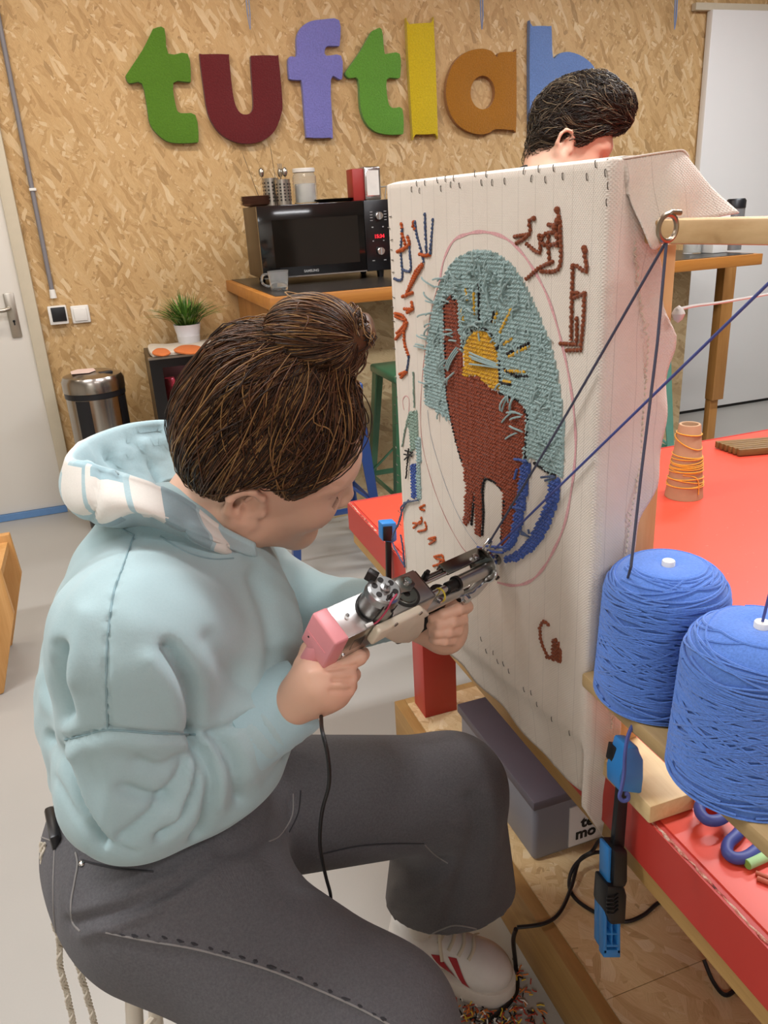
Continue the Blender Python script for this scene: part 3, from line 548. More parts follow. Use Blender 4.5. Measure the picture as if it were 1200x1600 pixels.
m = MB(); xs = np.linspace(TX, TX1, 300); m.tube([(x, TYF-.004, TZ0-.0028) for x in xs], .003, 6); obj('worn_edge', m, 'table_edge_red', tb)
obj('under_board', MB().bx((TX+.004, TY0, TZ0-.098), (TX+.10, TYF-.02, TZ0-.07)), 'wood_strip', tb)
for lx, ly in ((.612, 1.594), (.612, -.9), (2.4, 1.594), (2.4, -.9)): obj('leg', MB().bx((lx, ly, .142), (lx+.09, ly+.075, TZ0-.03)), 'table_edge_red', tb, bevel=.002)
SX = .565; SZ = .142
obj('plinth_edge', MB().bx((SX, TY0, 0), (SX+.028, 1.70, SZ-.002)), 'wood_strip', tb, bevel=.002); obj('plinth_edge', MB().bx((SX+.028, 1.672, 0), (2.6, 1.70, SZ-.002)), 'wood_strip', tb, bevel=.002)
for y0, y1 in ((TY0, .765), (.7665, 1.672)): obj('plinth_board', MB().bx((SX+.028, y0, .11), (2.6, y1, SZ)), 'osb_shelf', tb)
obj('plinth_block', MB().bx((.72, .45, SZ), (.84, .53, SZ+.05)), 'wood_strip', tb)
# storage box on the plinth
t = NT('box_grey'); v = t.coord((1, 1, .2)); f = t.noise(v, 12, 3); t.p(Base_Color=t.mix(f, lin('76767e'), lin('8a8a92')), Roughness=.4, Transmission_Weight=.12)
plain('box_lid_shaded', '5a545c', .5, var=.1, scale=10); plain('label_paper', 'd8d6d4', .6, var=.02); plain('ink_black', '111111', .6)  # lid darker than the body: shade under the table put into its colour
bx0, by0, by1, bz1 = .622, 1.06, 1.415, .298
bo = thing('storage_box', 'grey plastic storage box with a paper label under the table', 'box', (bx0+.2, 1.24, SZ))
obj('body', MB().bx((bx0+.006, by0+.006, SZ+.001), (bx0+.40, by1-.006, bz1-.02)), 'box_grey', bo, bevel=.01, seg=3); obj('lid', MB().bx((bx0, by0, bz1-.022), (bx0+.405, by1, bz1)), 'box_lid_shaded', bo, bevel=.004)
hn = MB().bx((bx0+.001, 1.25, bz1-.075), (bx0+.007, 1.32, bz1-.03)); obj('handle', hn, 'box_lid_shaded', bo, bevel=.002)
l0 = PY(893, 1272, by0-.002); l1 = PY(893, 1335, by0-.002)
lb = obj('label', MB().bx((l0[0], by0+.0035, SZ+.012), (l0[0]+.15, by0+.0065, bz1-.045)), 'label_paper', bo)
for tx, (px, py), sz in (('te', (908, 1293), .036), ('mo', (899, 1312), .036)):
    q = PY(px, py, by0+.0025); obj('lettering', text_mb(tx, sz, (q[0], by0+.0025, q[2]), (1, 0, .0), (0, 0, 1), bold=.0012), 'ink_black', lb)
# ================================================================ tufting frame with the stretched cloth
AC = math.radians(7); cu = np.array([-math.sin(AC), math.cos(AC), 0]); cnn = np.array([-math.cos(AC), -math.sin(AC), 0]); cz = np.array([0, 0, 1.])
c0 = np.array([.4452, .65, .7747]); CL, CHh = .43, .632
def CP(s, h, d=0.0): return c0+cu*s+cz*h+cnn*d
def onc(px, py): q = PN(px, py, cnn, c0)-c0; return np.array([q @ cu, q[2]])     # pixel -> (s,h) on the cloth
def onside(px, py): q = PN(px, py, cu, c0)-c0; return np.array([-(q @ cnn), q[2]])  # pixel -> (back,h) on the near side
fr_ = thing('tufting_stand', 'pine tufting frame with an upright post and a yarn arm', 'frame', CP(.2, -.02, -.06))
def cbx(s0, s1, h0, h1, b0, b1): # box in cloth coordinates, b = distance behind the cloth
    m = MB(); P = [CP(s, h, -b) for s in (s0, s1) for h in (h0, h1) for b in (b0, b1)]; return m.add(P, [(0, 1, 3, 2), (4, 6, 7, 5), (0, 4, 5, 1), (2, 3, 7, 6), (0, 2, 6, 4), (1, 5, 7, 3)])
PH = 1.332-c0[2]
obj('post', cbx(.004, .04, -.02, PH, .057, .094), 'pine', fr_, bevel=.002); obj('post', cbx(CL-.04, CL-.004, -.02, PH, .057, .094), 'pine', fr_, bevel=.002)
obj('frame_bar', cbx(.004, .045, .01, CHh-.006, .004, .055), 'pine', fr_, bevel=.004); obj('frame_bar', cbx(CL-.045, CL-.004, .01, CHh-.006, .004, .055), 'pine', fr_, bevel=.004)
obj('frame_bar', cbx(.045, CL-.045, .01, .05, .004, .055), 'pine_y', fr_, bevel=.004); obj('frame_bar', cbx(.045, CL-.045, CHh-.046, CHh-.006, .004, .055), 'pine_y', fr_, bevel=.004)
# foot boards on the table
ft = [PZ(1014, 1262, .755), PZ(1087, 1240, .755), PZ(1006, 1160, .755)]
obj('foot', MB().bx((.472, ft[0][1], TZ0+.0005), (.534, .72, .755)), 'pine_y', fr_, bevel=.003)
fcx = CP(CL-.02, 0, -.075); obj('foot', MB().bx((max(.472, fcx[0]-.04), fcx[1]-.1, TZ0+.0005), (fcx[0]+.06, fcx[1]+.12, .755)), 'pine_y', fr_, bevel=.003)
# arm carrying the eyelets
A0 = PD(1056, 362, .70); A1_ = PD(1200, 363, .625); ad = A1_-A0; ad[2] = 0; ad /= np.linalg.norm(ad); an = np.array([-ad[1], ad[0], 0]); A1 = A0+ad*.30
P = [q+an*w+cz*z for q in (A0+ad*-.055, A1) for w in (-.004, .028) for z in (-.0105, .0105)]; arm = obj('arm', MB().add(P, [(0, 1, 3, 2), (4, 6, 7, 5), (0, 4, 5, 1), (2, 3, 7, 6), (0, 2, 6, 4), (1, 5, 7, 3)]), 'arm_wood', fr_, bevel=.003)
plain('brass_dull', 'a89a86', .3, 1.0)
EY = PD(1043, 356, .652); EY2 = PD(1268, 357, .55)
for q, uu in ((EY, an), (EY2, an)):
    ring = [q+.0105*(math.cos(a)*uu+math.sin(a)*cz) for a in np.linspace(0, 2*math.pi, 25)[:-1]]; obj('eyelet', MB().tube(ring, .0022, 8, closed=True).tube([q+cz*.0105, q+cz*.012+an*.004, q+an*.014+cz*.011], .0022, 8), 'brass_dull', arm)
# plank rack for the cones
RZ = .885
obj('plank', MB().bx((.436, .30, RZ-.018), (.556, .645, RZ-.0005)), 'plank_grey', fr_, bevel=.003); obj('plank_support', MB().bx((.50, .305, TZ0+.0005), (.55, .34, RZ-.018)), 'pine', fr_, bevel=.003); obj('plank_bracket', MB().bx((.497, .60, RZ-.05), (.54, .652, RZ-.018)), 'pine', fr_, bevel=.003)
# ---- the cloth
def cloth_mat(name, c1='dccfc0', c2='e9dfd2'):
    t = NT(name); uv = t.n('UVMap').outputs[0]; sp = t.n('SeparateXYZ', {0: uv}); K = 2*math.pi/.0034
    su = t.math('SINE', t.math('MULTIPLY', sp.outputs[0], K)); sv = t.math('SINE', t.math('MULTIPLY', sp.outputs[1], K)); hw = t.math('MULTIPLY', su, sv)
    hw = t.math('ADD', hw, t.math('MULTIPLY', t.math('ADD', t.math('ABSOLUTE', su), t.math('ABSOLUTE', sv)), .6))
    m3 = t.math('MODULO', t.math('ADD', sp.outputs[0], 1.0), .029); ln = t.math('LESS_THAN', m3, .0007)
    nz = t.noise(uv, 14, 4); c = t.mix(nz, lin(c1), lin(c2)); c = t.mix(t.math('MULTIPLY', ln, .35), c, lin('9c8f84')); c = t.mix(t.math('MULTIPLY', t.math('LESS_THAN', hw, -.25), .25), c, lin('a89a8c'))
    t.p(Base_Color=c, Roughness=.9); t.b.inputs['Specular IOR Level'].default_value = .15; t.bump(hw, .35, .0008); return t.m
cloth_mat('monk_cloth')
def grid_obj(name, G, UV, mat, parent, thick=.0012, label=None):
    n, k = G.shape[:2]; m = MB(); m.add(G.reshape(-1, 3), [(i*k+j, i*k+j+1, (i+1)*k+j+1, (i+1)*k+j) for i in range(n-1) for j in range(k-1)], True)
    o = obj(name, m, mat, parent, recalc=False, sharp=0, label=label); me = o.data; ul = me.uv_layers.new(name='UVMap'); F = UV.reshape(-1, 2)
    for lp in me.loops: ul.data[lp.index].uv = F[lp.vertex_index]
    if thick: md = o.modifiers.new('thick', 'SOLIDIFY'); md.thickness = thick; md.offset = 0
    return o
cv = thing('stretched_cloth', 'cream monk cloth stretched on the frame with a half tufted picture', 'cloth', CP(.2, 0, 0))
bot = np.array([onc(*p) for p in ((880, 1213), (850, 1190), (800, 1125), (745, 1065), (690, 1010), (672, 985), (650, 955), (620, 930), (611, 903))])
botn = np.array([[bot[0][0], bot[0][1]]]); bs_ = np.r_[[[0, onc(903, 1232)[1]]], bot]; bs_ = bs_[np.argsort(bs_[:, 0])]
NS, NH = 70, 110
ss = np.linspace(0, CL, NS); hb = np.interp(ss, bs_[:, 0], bs_[:, 1]); hb -= .012*np.clip((.36-ss)/.05, 0, 1); hb[0] = onc(903, 1250)[1]
sid = np.array([onside(*p) for p in ((1005, 250), (1008, 300), (1012, 360), (1022, 420), (1033, 480), (1050, 523), (1050, 545), (1042, 600), (1038, 630), (1028, 700), (1017, 752), (1000, 800), (990, 847), (978, 900), (970, 980), (968, 1060), (968, 1118), (962, 1184), (955, 1240), (953, 1319))])
rs = np.random.RandomState(2)
def wav(a, b, s=0): return math.sin(a*23+s)*math.sin(b*17+s*1.7)
G = np.zeros((NH+12, NS+24, 3)); UV = np.zeros((NH+12, NS+24, 2)); hs_ = sid[:, 1][::-1]; bk = sid[:, 0][::-1]
for j in range(NS+24):
    for i in range(NH+12):
        if j >= 24: s = ss[j-24]; w = 0
        else: s = 0; w = (24-j)/24
        h0 = hb[max(j-24, 0)]
        if j < 24: h0 = hb[0]*(1-w)+sid[-1, 1]*w
        ti = min(i/(NH-1), 1); h = h0+(CHh-h0)*ti; d = 0
        if h < .012: d += -.006*min(1, (.012-h)/.02)-.12*max(0, -h)+.003*math.sin(s*60)*min(1, (.012-h)/.05)      # hem hangs below the bar
        p = CP(s, h, .002+d)
        if i >= NH: a = (i-NH+1)/12; p = CP(s, CHh+.004*math.sin(a*3.1), .002-a*.052); 
        uu = s
        if w > 0:
            B = np.interp(h, hs_, bk); r = min(1, w*6); back = B*w
            ripple = .0035*math.sin(h*31+w*4)*w+.003*math.sin(h*83+w*7)*w*w
            p = CP(-.004*r-ripple-.002, h, .002-back)
            if i >= NH: p = CP(-.004*r+.004*((i-NH)/12), CHh+.002-.02*((i-NH)/12)*0, .002-back)
            uu = -back
        G[i, j] = p; UV[i, j] = (uu, h)
# rounded corners at the far top
grid_obj('cloth', G, UV, 'monk_cloth', cv, .0014)
# far side wrap
Gf = np.array([[CP(CL+.002*math.sin(b*3), h, .002-.05*b) for b in np.linspace(0, 1, 8)] for h in np.linspace(hb[-1], CHh, 50)]); grid_obj('far_wrap', Gf, np.array([[(CL+.05*b, h) for b in np.linspace(0, 1, 8)] for h in np.linspace(hb[-1], CHh, 50)]), 'monk_cloth', cv, .001)
# upper flap folded over the near top corner
up_ = [(964, 251), (1000, 245), (1040, 239), (1058, 238), (1066, 248), (1078, 290), (1096, 334), (1062, 341), (1037, 347), (1012, 369), (988, 388), (976, 340), (968, 290)]
top_ = cr(np.array([onside(*p) for p in up_[:5]]), 6); lowp = cr(np.array([onside(*p) for p in ((968, 300), (974, 340), (986, 389), (1010, 370), (1036, 347), (1062, 342), (1096, 334))]), 5)
def res(P, n): d = np.r_[0, np.cumsum(np.linalg.norm(np.diff(P, axis=0), axis=1))]; x = np.linspace(0, d[-1], n); return np.c_[[np.interp(x, d, P[:, k]) for k in range(P.shape[1])]].T
Tn, Ln = res(top_, 40), res(lowp, 40); Gu = np.zeros((24, 40, 3)); Uu = np.zeros((24, 40, 2))
for i in range(24):
    a = i/23
    for j in range(40):
        q = Tn[j]*(1-a)+Ln[j]*a; b = j/39; off = -.006-.034*a*(.25+.75*b)-.004*math.sin(b*9+a*5)*a; Gu[i, j] = c0+cz*q[1]-cnn*q[0]+cu*off*(1 if j > 0 else .4); Uu[i, j] = (-q[0], q[1])
grid_obj('folded_flap', Gu, Uu, 'monk_cloth', cv, .0014)
Gt = np.zeros((10, 40, 3)); Ut = np.zeros((10, 40, 2))
for i in range(10):
    for j in range(40): q = Tn[j]; Gt[i, j] = c0+cz*(q[1]+.001-.006*(i/9)**2)-cnn*q[0]+cu*(.0-.008*(1 if j else .4)*(1-i/9)+.06*(i/9)); Ut[i, j] = (.06*i/9, q[0])
grid_obj('folded_flap', Gt, Ut, 'monk_cloth', cv, .0014)
# stitched-looking frayed selvedge along the side
plain('thread_cream', 'ddd2bd', .9)
m = MB(); ph = np.linspace(.02, .56, 90)
for k, h in enumerate(ph):
    b = np.interp(h, hs_, bk)*.62+.006*math.sin(h*9); q = c0+cz*h-cnn*b+cu*(-.0075); m.tube([q, q+cu*-.002+cz*.002, q+cz*.0045+cnn*.002*rs.normal()], .0008, 5)
obj('selvedge_stitching', m, 'thread_cream', cv, kind='stuff', label='row of tiny loop stitches in the selvedge')
# staples
plain('staple_steel', '4d463f', .35, .8)
stm = MB().tube([(0, 0, -.0003), (.0006, 0, .0004), (.0032, 0, .0006), (.0058, 0, .0004), (.0064, 0, -.0003)], .0005, 5)
stp = [(655, 291), (647, 300), (668, 290), (659, 302), (688, 286), (700, 284), (713, 283), (693, 299), (708, 293), (723, 294), (746, 276), (764, 277), (757, 290), (773, 290), (793, 288), (822, 272), (834, 284), (846, 269), (857, 286), (870, 268), (884, 281), (922, 282), (936, 262), (951, 276), (955, 296), (953, 322)]
stl = [(756, 1001), (764, 1020), (774, 1022), (782, 1036), (791, 1040), (799, 1051), (823, 1080), (834, 1085), (843, 1103), (866, 1126), (894, 1148)]
stf = [(615, 338), (613, 357), (617, 374), (616, 390), (618, 406), (619, 425), (620, 465), (618, 480), (620, 502), (619, 513), (621, 545), (623, 590), (622, 604), (624, 620), (623, 633), (623, 648), (624, 661), (624, 701), (627, 713), (625, 727), (627, 743), (626, 754), (628, 800), (630, 820)]
sbase = None
for lst, ang in ((stp, 1.5), (stl, 1.2), (stf, 0.1)):
    for (px, py) in lst:
        s, h = onc(px, py); a = ang+rs.normal(0, .15); q = CP(s, h, .0035)
        u_ = math.cos(a)*cu+math.sin(a)*cz; w_ = np.cross(cnn, u_); M = Matrix(np.r_[np.c_[u_, w_, cnn, q-np.array(cv.location)], [[0, 0, 0, 1]]].tolist())
        if sbase is None: sbase = obj('staple', stm, 'staple_steel', None); so_ = sbase
        else: so_ = bpy.data.objects.new('staple', sbase.data); COL.objects.link(so_)
        so_.parent = cv; so_.matrix_local = M
# ---- drawn guide lines
plain('pencil_pink', 'd8a2a2', .9, var=.25, scale=500); plain('pencil_grey', '9aa0a8', .9); plain('pencil_red', 'b5605c', .9)
def ribbon(name, pts, w, mat, d=.0032, closed=False):
    q = cr(np.array([onc(*p) for p in pts]), 8, closed); m = MB(); n = len(q); T = np.gradient(q, axis=0); T /= np.linalg.norm(T, axis=1)[:, None]; N = np.c_[-T[:, 1], T[:, 0]]
    V = []
    for k in range(n):
        ww = w*(.8+.2*math.sin(k*.7)); V += [CP(*(q[k]+N[k]*ww), d), CP(*(q[k]-N[k]*ww), d)]
    m.add(V, [(2*i, 2*i+1, 2*i+3, 2*i+2) for i in range(n-1)]); return obj(name, m, mat, cv, recalc=False)
ribbon('drawn_line', [(690, 440), (697, 405), (712, 376), (735, 365), (760, 362), (790, 370), (815, 390), (840, 425), (862, 470), (880, 530), (893, 590), (901, 650), (903, 700), (897, 760), (885, 820), (868, 860), (850, 890), (830, 908), (805, 914), (780, 909)], .0021, 'pencil_pink').__setitem__('label', 'pink pencil outline of the picture')
ribbon('drawn_line', [(690, 440), (678, 480), (668, 540), (662, 600), (660, 650), (664, 700), (680, 760), (700, 810), (722, 850), (735, 865)], .0006, 'pencil_red'); ribbon('drawn_line', [(671, 640), (676, 680), (690, 730), (708, 780), (730, 825), (748, 850)], .0006, 'pencil_grey'); ribbon('drawn_line', [(634, 640), (632, 625), (637, 618), (642, 625), (641, 650)], .0008, 'pencil_pink')
# ---- tufted areas: rows of loops following the weave
def yarn(name, c, sc=500):
    t = NT(name); v = t.coord(); f = t.noise(v, sc, 3, .7); c = lin(c); t.p(Base_Color=t.mix(f, tuple(x*.6 for x in c[:3])+(1,), tuple(min(1, x*1.3) for x in c[:3])+(1,)), Roughness=.95, Sheen_Weight=.25); t.b.inputs['Specular IOR Level'].default_value = .08; t.bump(f, .5, .001); return t.m
for nm, c in dict(yarn_teal='9cb2af', yarn_rust='8e4730', yarn_gold='d3a232', yarn_black='1e1a1a', yarn_navy='465c9e', yarn_orange='bd5a2a', yarn_brown='86492f', yarn_sage='8fa596', yarn_slate='4d5a78', yarn_blue='5c82cc').items(): yarn(nm, c)
def inside(P, poly):
    x, y = P[:, 0], P[:, 1]; r = np.zeros(len(P), bool); q = np.array(poly); n = len(q)
    for i in range(n):
        (x1, y1), (x2, y2) = q[i], q[(i+1) % n]; cnd = (y1 > y) != (y2 > y); r ^= cnd & (x < (x2-x1)*(y-y1)/((y2-y1) if y2 != y1 else 1e-9)+x1)
    return r
sky = [onc(*p) for p in cr(np.array([(668, 632), (666, 600), (668, 560), (675, 510), (683, 470), (695, 435), (712, 408), (735, 393), (760, 390), (785, 398), (808, 418), (830, 455), (850, 500), (868, 550), (878, 600), (884, 650), (885, 690), (882, 744)], float), 4)]+[onc(*p) for p in ((860, 738), (836, 716), (818, 712), (760, 690), (712, 660), (690, 645))]
animal = [onc(*p) for p in ((697, 473), (699, 531), (700, 600), (706, 641), (712, 668), (718, 694), (725, 717), (728, 735), (731, 758), (730, 802), (725, 814), (731, 821), (738, 814), (743, 773), (746, 768), (747, 802), (746, 834), (754, 837), (757, 808), (756, 764), (759, 746), (772, 749), (786, 761), (791, 779), (789, 808), (786, 840), (788, 852), (801, 850), (806, 828), (811, 793), (815, 764), (820, 735), (823, 700), (824, 671), (827, 647), (823, 636), (816, 627), (801, 620), (786, 615), (772, 608), (757, 594), (754, 584), (728, 588), (727, 560), (723, 526), (720, 502), (719, 470), (708, 460))]
sun = [onc(*p) for p in ((728, 588), (728, 546), (733, 532), (743, 518), (754, 515), (766, 520), (776, 532), (782, 549), (784, 577), (784, 611), (774, 608), (757, 594), (752, 586))]
blueA = [onc(*p) for p in ((822, 716), (833, 722), (828, 770), (820, 820), (808, 850), (795, 862), (788, 855), (802, 838), (810, 800), (815, 765))]
blueB = [onc(*p) for p in ((866, 748), (879, 745), (877, 780), (866, 815), (852, 840), (838, 858), (815, 874), (795, 879), (792, 868), (812, 860), (830, 842), (845, 815), (858, 785))]
def tuft(name, poly, mat, excl=(), step=.0042, r=.0027, hgt=.0018, seed=1, slope=0.0, lab=None, zig=.0008):
    rr = np.random.RandomState(seed); Q = np.array(poly); m = MB(); lo, hi = Q.min(0), Q.max(0)
    for s in np.arange(lo[0]+step/2, hi[0], step):
        hh = np.arange(lo[1], hi[1], .0024); P = np.c_[np.full(len(hh), s), hh]; ok = inside(P, poly)
        for e in excl: ok &= ~inside(P, e)
        run = []
        for k in range(len(hh)+1):
            if k < len(hh) and ok[k]: run.append(k)
            else:
                if len(run) >= 3:
                    pts = []; rad = []
                    for q in run: pts.append(CP(s+zig*(1 if (q % 2) else -1)+rr.normal(0, .0002), hh[q]+rr.normal(0, .0002), hgt+.0009*(q % 2)+abs(rr.normal(0, .0004)))); rad.append(r*(.8+.35*(q % 2))*(1+rr.normal(0, .08)))
                    m.tube(pts, rad, 6)
                run = []
    return obj(name, m, mat, cv, recalc=False, kind='stuff', label=lab)
tuft('tufted_area', sky, 'yarn_teal', (animal, sun), lab='pale teal tufted sky'); tuft('tufted_area', animal, 'yarn_rust', (sun,), seed=2, lab='rust brown tufted animal'); tuft('tufted_area', sun, 'yarn_gold', seed=3, lab='golden tufted sun'); tuft('tufted_area', blueA, 'yarn_navy', seed=4, hgt=.0035, lab='dark blue tufted strip beside the animal'); tuft('tufted_area', blueB, 'yarn_navy', seed=5, hgt=.0035, lab='dark blue tufted curve at the picture edge')
tuft('tufted_area', [onc(*p) for p in ((643, 642), (655, 640), (656, 700), (645, 706))], 'yarn_sage', seed=6, lab='small sage green tufted patch'); tuft('tufted_area', [onc(*p) for p in ((644, 724), (653, 724), (655, 778), (648, 778))], 'yarn_navy', seed=7, lab='small dark blue tufted patch'); tuft('tufted_area', [onc(*p) for p in ((654, 682), (660, 682), (661, 780), (655, 782))], 'yarn_teal', seed=8, lab='small teal tufted strip')
tuft('tufted_area', [onc(600+x/3.2, 900+y/3.2) for x, y in ((862, 290), (880, 320), (898, 375), (896, 425), (855, 425), (848, 390))], 'yarn_brown', seed=9, lab='small brown tufted wedge')
def strokes(name, lines, mat, r=.0017, d=.0042, lab=None, f=None, bead=.35, kind='stuff'):
    m = MB(); rr = np.random.RandomState(len(lines))
    for ln in lines:
        q = cr(np.array([onc(*(f(*p) if f else p)) for p in ln]), 6); n = max(4, int(np.linalg.norm(np.diff(q, axis=0), axis=1).sum()/.0022)); q = res(q, n)
        m.tube([CP(a, b, d+rr.normal(0, .0004)) for a, b in q], [r*(1+bead*(1 if k % 2 else -1)) for k in range(n)], 6)
    return obj(name, m, mat, cv, recalc=False, kind=kind, label=lab)
f5 = lambda x, y: (600+x/3.43, 240+y/3.43); f6 = lambda x, y: (600+x/3.43, 560+y/3.43); f6b = lambda x, y: (600+x/3.2, 900+y/3.2)
strokes('yarn_outline', [[(698, 470), (700, 540), (701, 600), (707, 645), (713, 672), (719, 698), (726, 722)], [(757, 836), (759, 800), (758, 768), (762, 748), (775, 751), (788, 764)], [(792, 780), (790, 812), (787, 842)], [(740, 820), (745, 775)], [(824, 640), (829, 652), (827, 680), (825, 714)], [(726, 545), (731, 530), (742, 515), (755, 512), (768, 517), (778, 530)], [(784, 612), (800, 618), (820, 628)], [(785, 560), (786, 600)], [(702, 475), (712, 462), (716, 475)], [(838, 722), (860, 736), (872, 742)]], 'yarn_black', .0018, .0035, 'black outline stitches of the animal and sun')
strokes('sun_ray', [[f5(455, 720), f5(465, 785)], [f5(432, 830), f5(445, 895)], [f5(500, 740), f5(503, 862)], [f5(627, 842), f5(604, 912)], [f5(705, 828), f5(640, 955)], [f5(705, 988), f5(655, 1022)], [f5(800, 1028), f5(685, 1088)], [f5(775, 1168), f5(670, 1160)], [f5(700, 1225), f5(655, 1215)]], 'yarn_gold', .0018, .0045, 'golden ray stitches around the sun')
strokes('sun_ray', [[f5(528, 690), f5(528, 890)], [f5(612, 840), f5(596, 900)], [f5(800, 1012), f5(675, 1072)], [f5(790, 1185), f5(730, 1190), f5(660, 1150)], [f5(640, 1010), f5(620, 1050)], [f5(700, 1232), f5(645, 1228)]], 'yarn_black', .0018, .0045, 'black ray stitches around the sun')
strokes('mirrored_lettering', [[(820, 345), (797, 360), (795, 430), (725, 480)], [(800, 430), (710, 445)], [(945, 300), (955, 340), (962, 420), (955, 612), (850, 628)], [(945, 380), (900, 382)], [(940, 420), (880, 430), (860, 470), (890, 490), (945, 480)], [(900, 430), (898, 500), (903, 600)], [(850, 440), (850, 530), (780, 482)], [(925, 575), (850, 610), (780, 670)], [(950, 350), (935, 400), (950, 440), (945, 500)], [(1090, 505), (1096, 560), (1102, 630), (1042, 596)], [(1030, 598), (1025, 750), (1020, 1000)], [(1050, 870), (1050, 1010)], [(1092, 745), (1085, 900), (1070, 1048)], [(1100, 742), (1035, 770)], [(955, 1015), (1050, 1020)], [(990, 1052), (1072, 1050)], [(1020, 745), (1060, 745)]], 'yarn_brown', .0019, .004, 'brown stitched mirror writing beside the oval', f5)
strokes('mirrored_lettering', [[(840, 245), (812, 222), (795, 250), (795, 300), (808, 350), (832, 398)], [(820, 400), (850, 405)]], 'yarn_brown', .0019, .004, 'brown stitched hook at the lower corner', f6b)
strokes('mirrored_lettering', [[(105, 368), (110, 420), (102, 520), (110, 668), (64, 668)], [(140, 435), (150, 520), (155, 625), (115, 622)], [(178, 358), (190, 440), (215, 530), (226, 582)], [(232, 315), (236, 430), (241, 540)], [(275, 345), (268, 440), (262, 540)]], 'yarn_slate', .0017, .0035, 'slate blue stitched strokes beside the staples', f5)
strokes('mirrored_lettering', [[(105, 368), (112, 400)], [(108, 420), (130, 500), (100, 522)], [(140, 440), (148, 490), (85, 525)], [(178, 358), (172, 385), (186, 410)], [(205, 536), (235, 545), (262, 540)], [(222, 588), (185, 630), (160, 690), (130, 762)], [(225, 592), (190, 650), (140, 740)], [(170, 742), (115, 765)], [(160, 788), (166, 830), (122, 830)], [(172, 830), (140, 850)], [(70, 855), (105, 862), (128, 885), (130, 930), (75, 992)], [(72, 868), (120, 890)], [(125, 880), (122, 1000), (145, 1080)], [(135, 1165), (95, 1182)], [(137, 1165), (105, 1198)], [(140, 900), (85, 960)]], 'yarn_orange', .002, .0045, 'orange stitched mirror writing along the staples', f5)
strokes('mirrored_lettering', [[(145, 1080), (140, 1130), (132, 1168)]], 'yarn_slate', .0015, .004, None, f5)
strokes('mirrored_lettering', [[(232, 782), (205, 800), (230, 812)], [(212, 845), (210, 880), (170, 880)], [(230, 870), (238, 912), (192, 925)], [(205, 870), (172, 905)], [(290, 955), (250, 965), (288, 968), (255, 992)], [(325, 1050), (282, 1062), (335, 1085), (275, 1110)], [(325, 1050), (335, 1100), (310, 1112)], [(318, 1072), (300, 1115)]], 'yarn_orange', .0016, .004, 'small orange stitched marks below the blue patch', f6)
strokes('loose_yarn', [[(170, 70), (172, 160), (175, 262)], [(150, 285), (125, 380), (110, 470)], [(155, 290), (140, 350), (180, 440)]], 'yarn_sage', .0013, .004, 'pale green loose yarn ends', f6, 0); strokes('loose_yarn', [[(160, 760), (112, 790), (108, 850), (62, 960), (85, 1030), (130, 1112)], [(150, 755), (120, 800), (90, 900)], [(105, 940), (118, 1000), (128, 1115)], [(125, 770), (200, 755)]], 'yarn_slate', .0014, .006, 'slate blue loose yarn hanging from the patch', f6, 0); strokes('loose_yarn', [[(130, 490), (160, 500)], [(125, 510), (165, 520)], [(135, 640), (150, 480)], [(125, 540), (170, 500)]], 'yarn_black', .0012, .0055, None, f6, 0)
strokes('loose_yarn', [[(720, 535), (790, 545)], [(740, 720), (770, 725), (745, 745)], [(700, 790), (760, 800)], [(520, 1005), (600, 1030), (660, 1035)], [(560, 1000), (690, 1010)], [(735, 590), (720, 640)]], 'yarn_navy', .0017, .006, 'dark blue loose yarn by the gun tip', f6, .1); strokes('loose_yarn', [[(865, 632), (935, 625)], [(885, 650), (940, 630)], [(750, 920), (800, 950)], [(795, 910), (800, 935)], [(755, 935), (790, 945)]], 'yarn_slate', .0014, .006, None, f6, 0)
# loose teal ends standing off the sky
m = MB(); rr = np.random.RandomState(11)
def loose(px, py, ang, L, lift=.008):
    s, h = onc(px, py); d = np.array([math.cos(ang), math.sin(ang)]); n = 6; pts = []
    for k in range(n):
        a = k/(n-1); pts.append(CP(s+d[0]*L*a, h+d[1]*L*a-.004*a*a, .003+lift*math.sin(a*2.2)))
    m.tube(pts, .0012, 5)
for px, py, a0 in [(690, 450, 2.6), (700, 438, 2.8), (683, 470, 2.7), (678, 490, 3.1), (676, 505, 3.3), (672, 530, 2.9), (668, 545, 3.3), (672, 600, 3.0), (705, 470, 2.9), (712, 455, .4), (735, 480, .3), (720, 500, .2), (730, 470, .5), (745, 440, 1.4), (740, 430, 1.0), (755, 420, 1.3), (772, 430, 1.5), (779, 445, 1.4), (786, 450, 1.5), (790, 462, 1.3), (770, 470, 1.6), (775, 490, 1.7), (735, 515, .2), (725, 520, .1), (745, 510, .1), (712, 520, 3.1), (715, 530, 2.9), (700, 560, 3.8), (712, 580, 4.0), (760, 505, 1.2), (790, 475, 1.2), (800, 485, .5), (800, 620, 4.4), (810, 612, 4.1), (815, 640, 3.4), (820, 648, 3.2), (818, 676, 3.2), (848, 690, .2), (835, 625, .6), (843, 640, .5), (690, 520, 3.0), (725, 445, 2.6), (765, 455, 1.3), (750, 460, 1.2), (695, 462, .3)]:
    for _ in range(2): loose(px+rr.normal(0, 3), py+rr.normal(0, 3), math.pi-a0+rr.normal(0, .3), rr.uniform(.012, .028), rr.uniform(.003, .009))
for k in range(5): loose(787+k, 571+k*1.5, math.pi+.15+rr.normal(0, .04)-math.pi, rr.uniform(.06, .066), .006)
for k in range(3): loose(720+2*k, 538+2*k, -.8, .04, .005)
for _ in range(320):
    p = np.array([rr.uniform(668, 882), rr.uniform(395, 740)]); q = onc(*p)
    if inside(q[None], sky)[0] and not inside(q[None], animal)[0] and not inside(q[None], sun)[0]: loose(p[0], p[1], rr.uniform(0, 6.28), rr.uniform(.004, .010), .003)
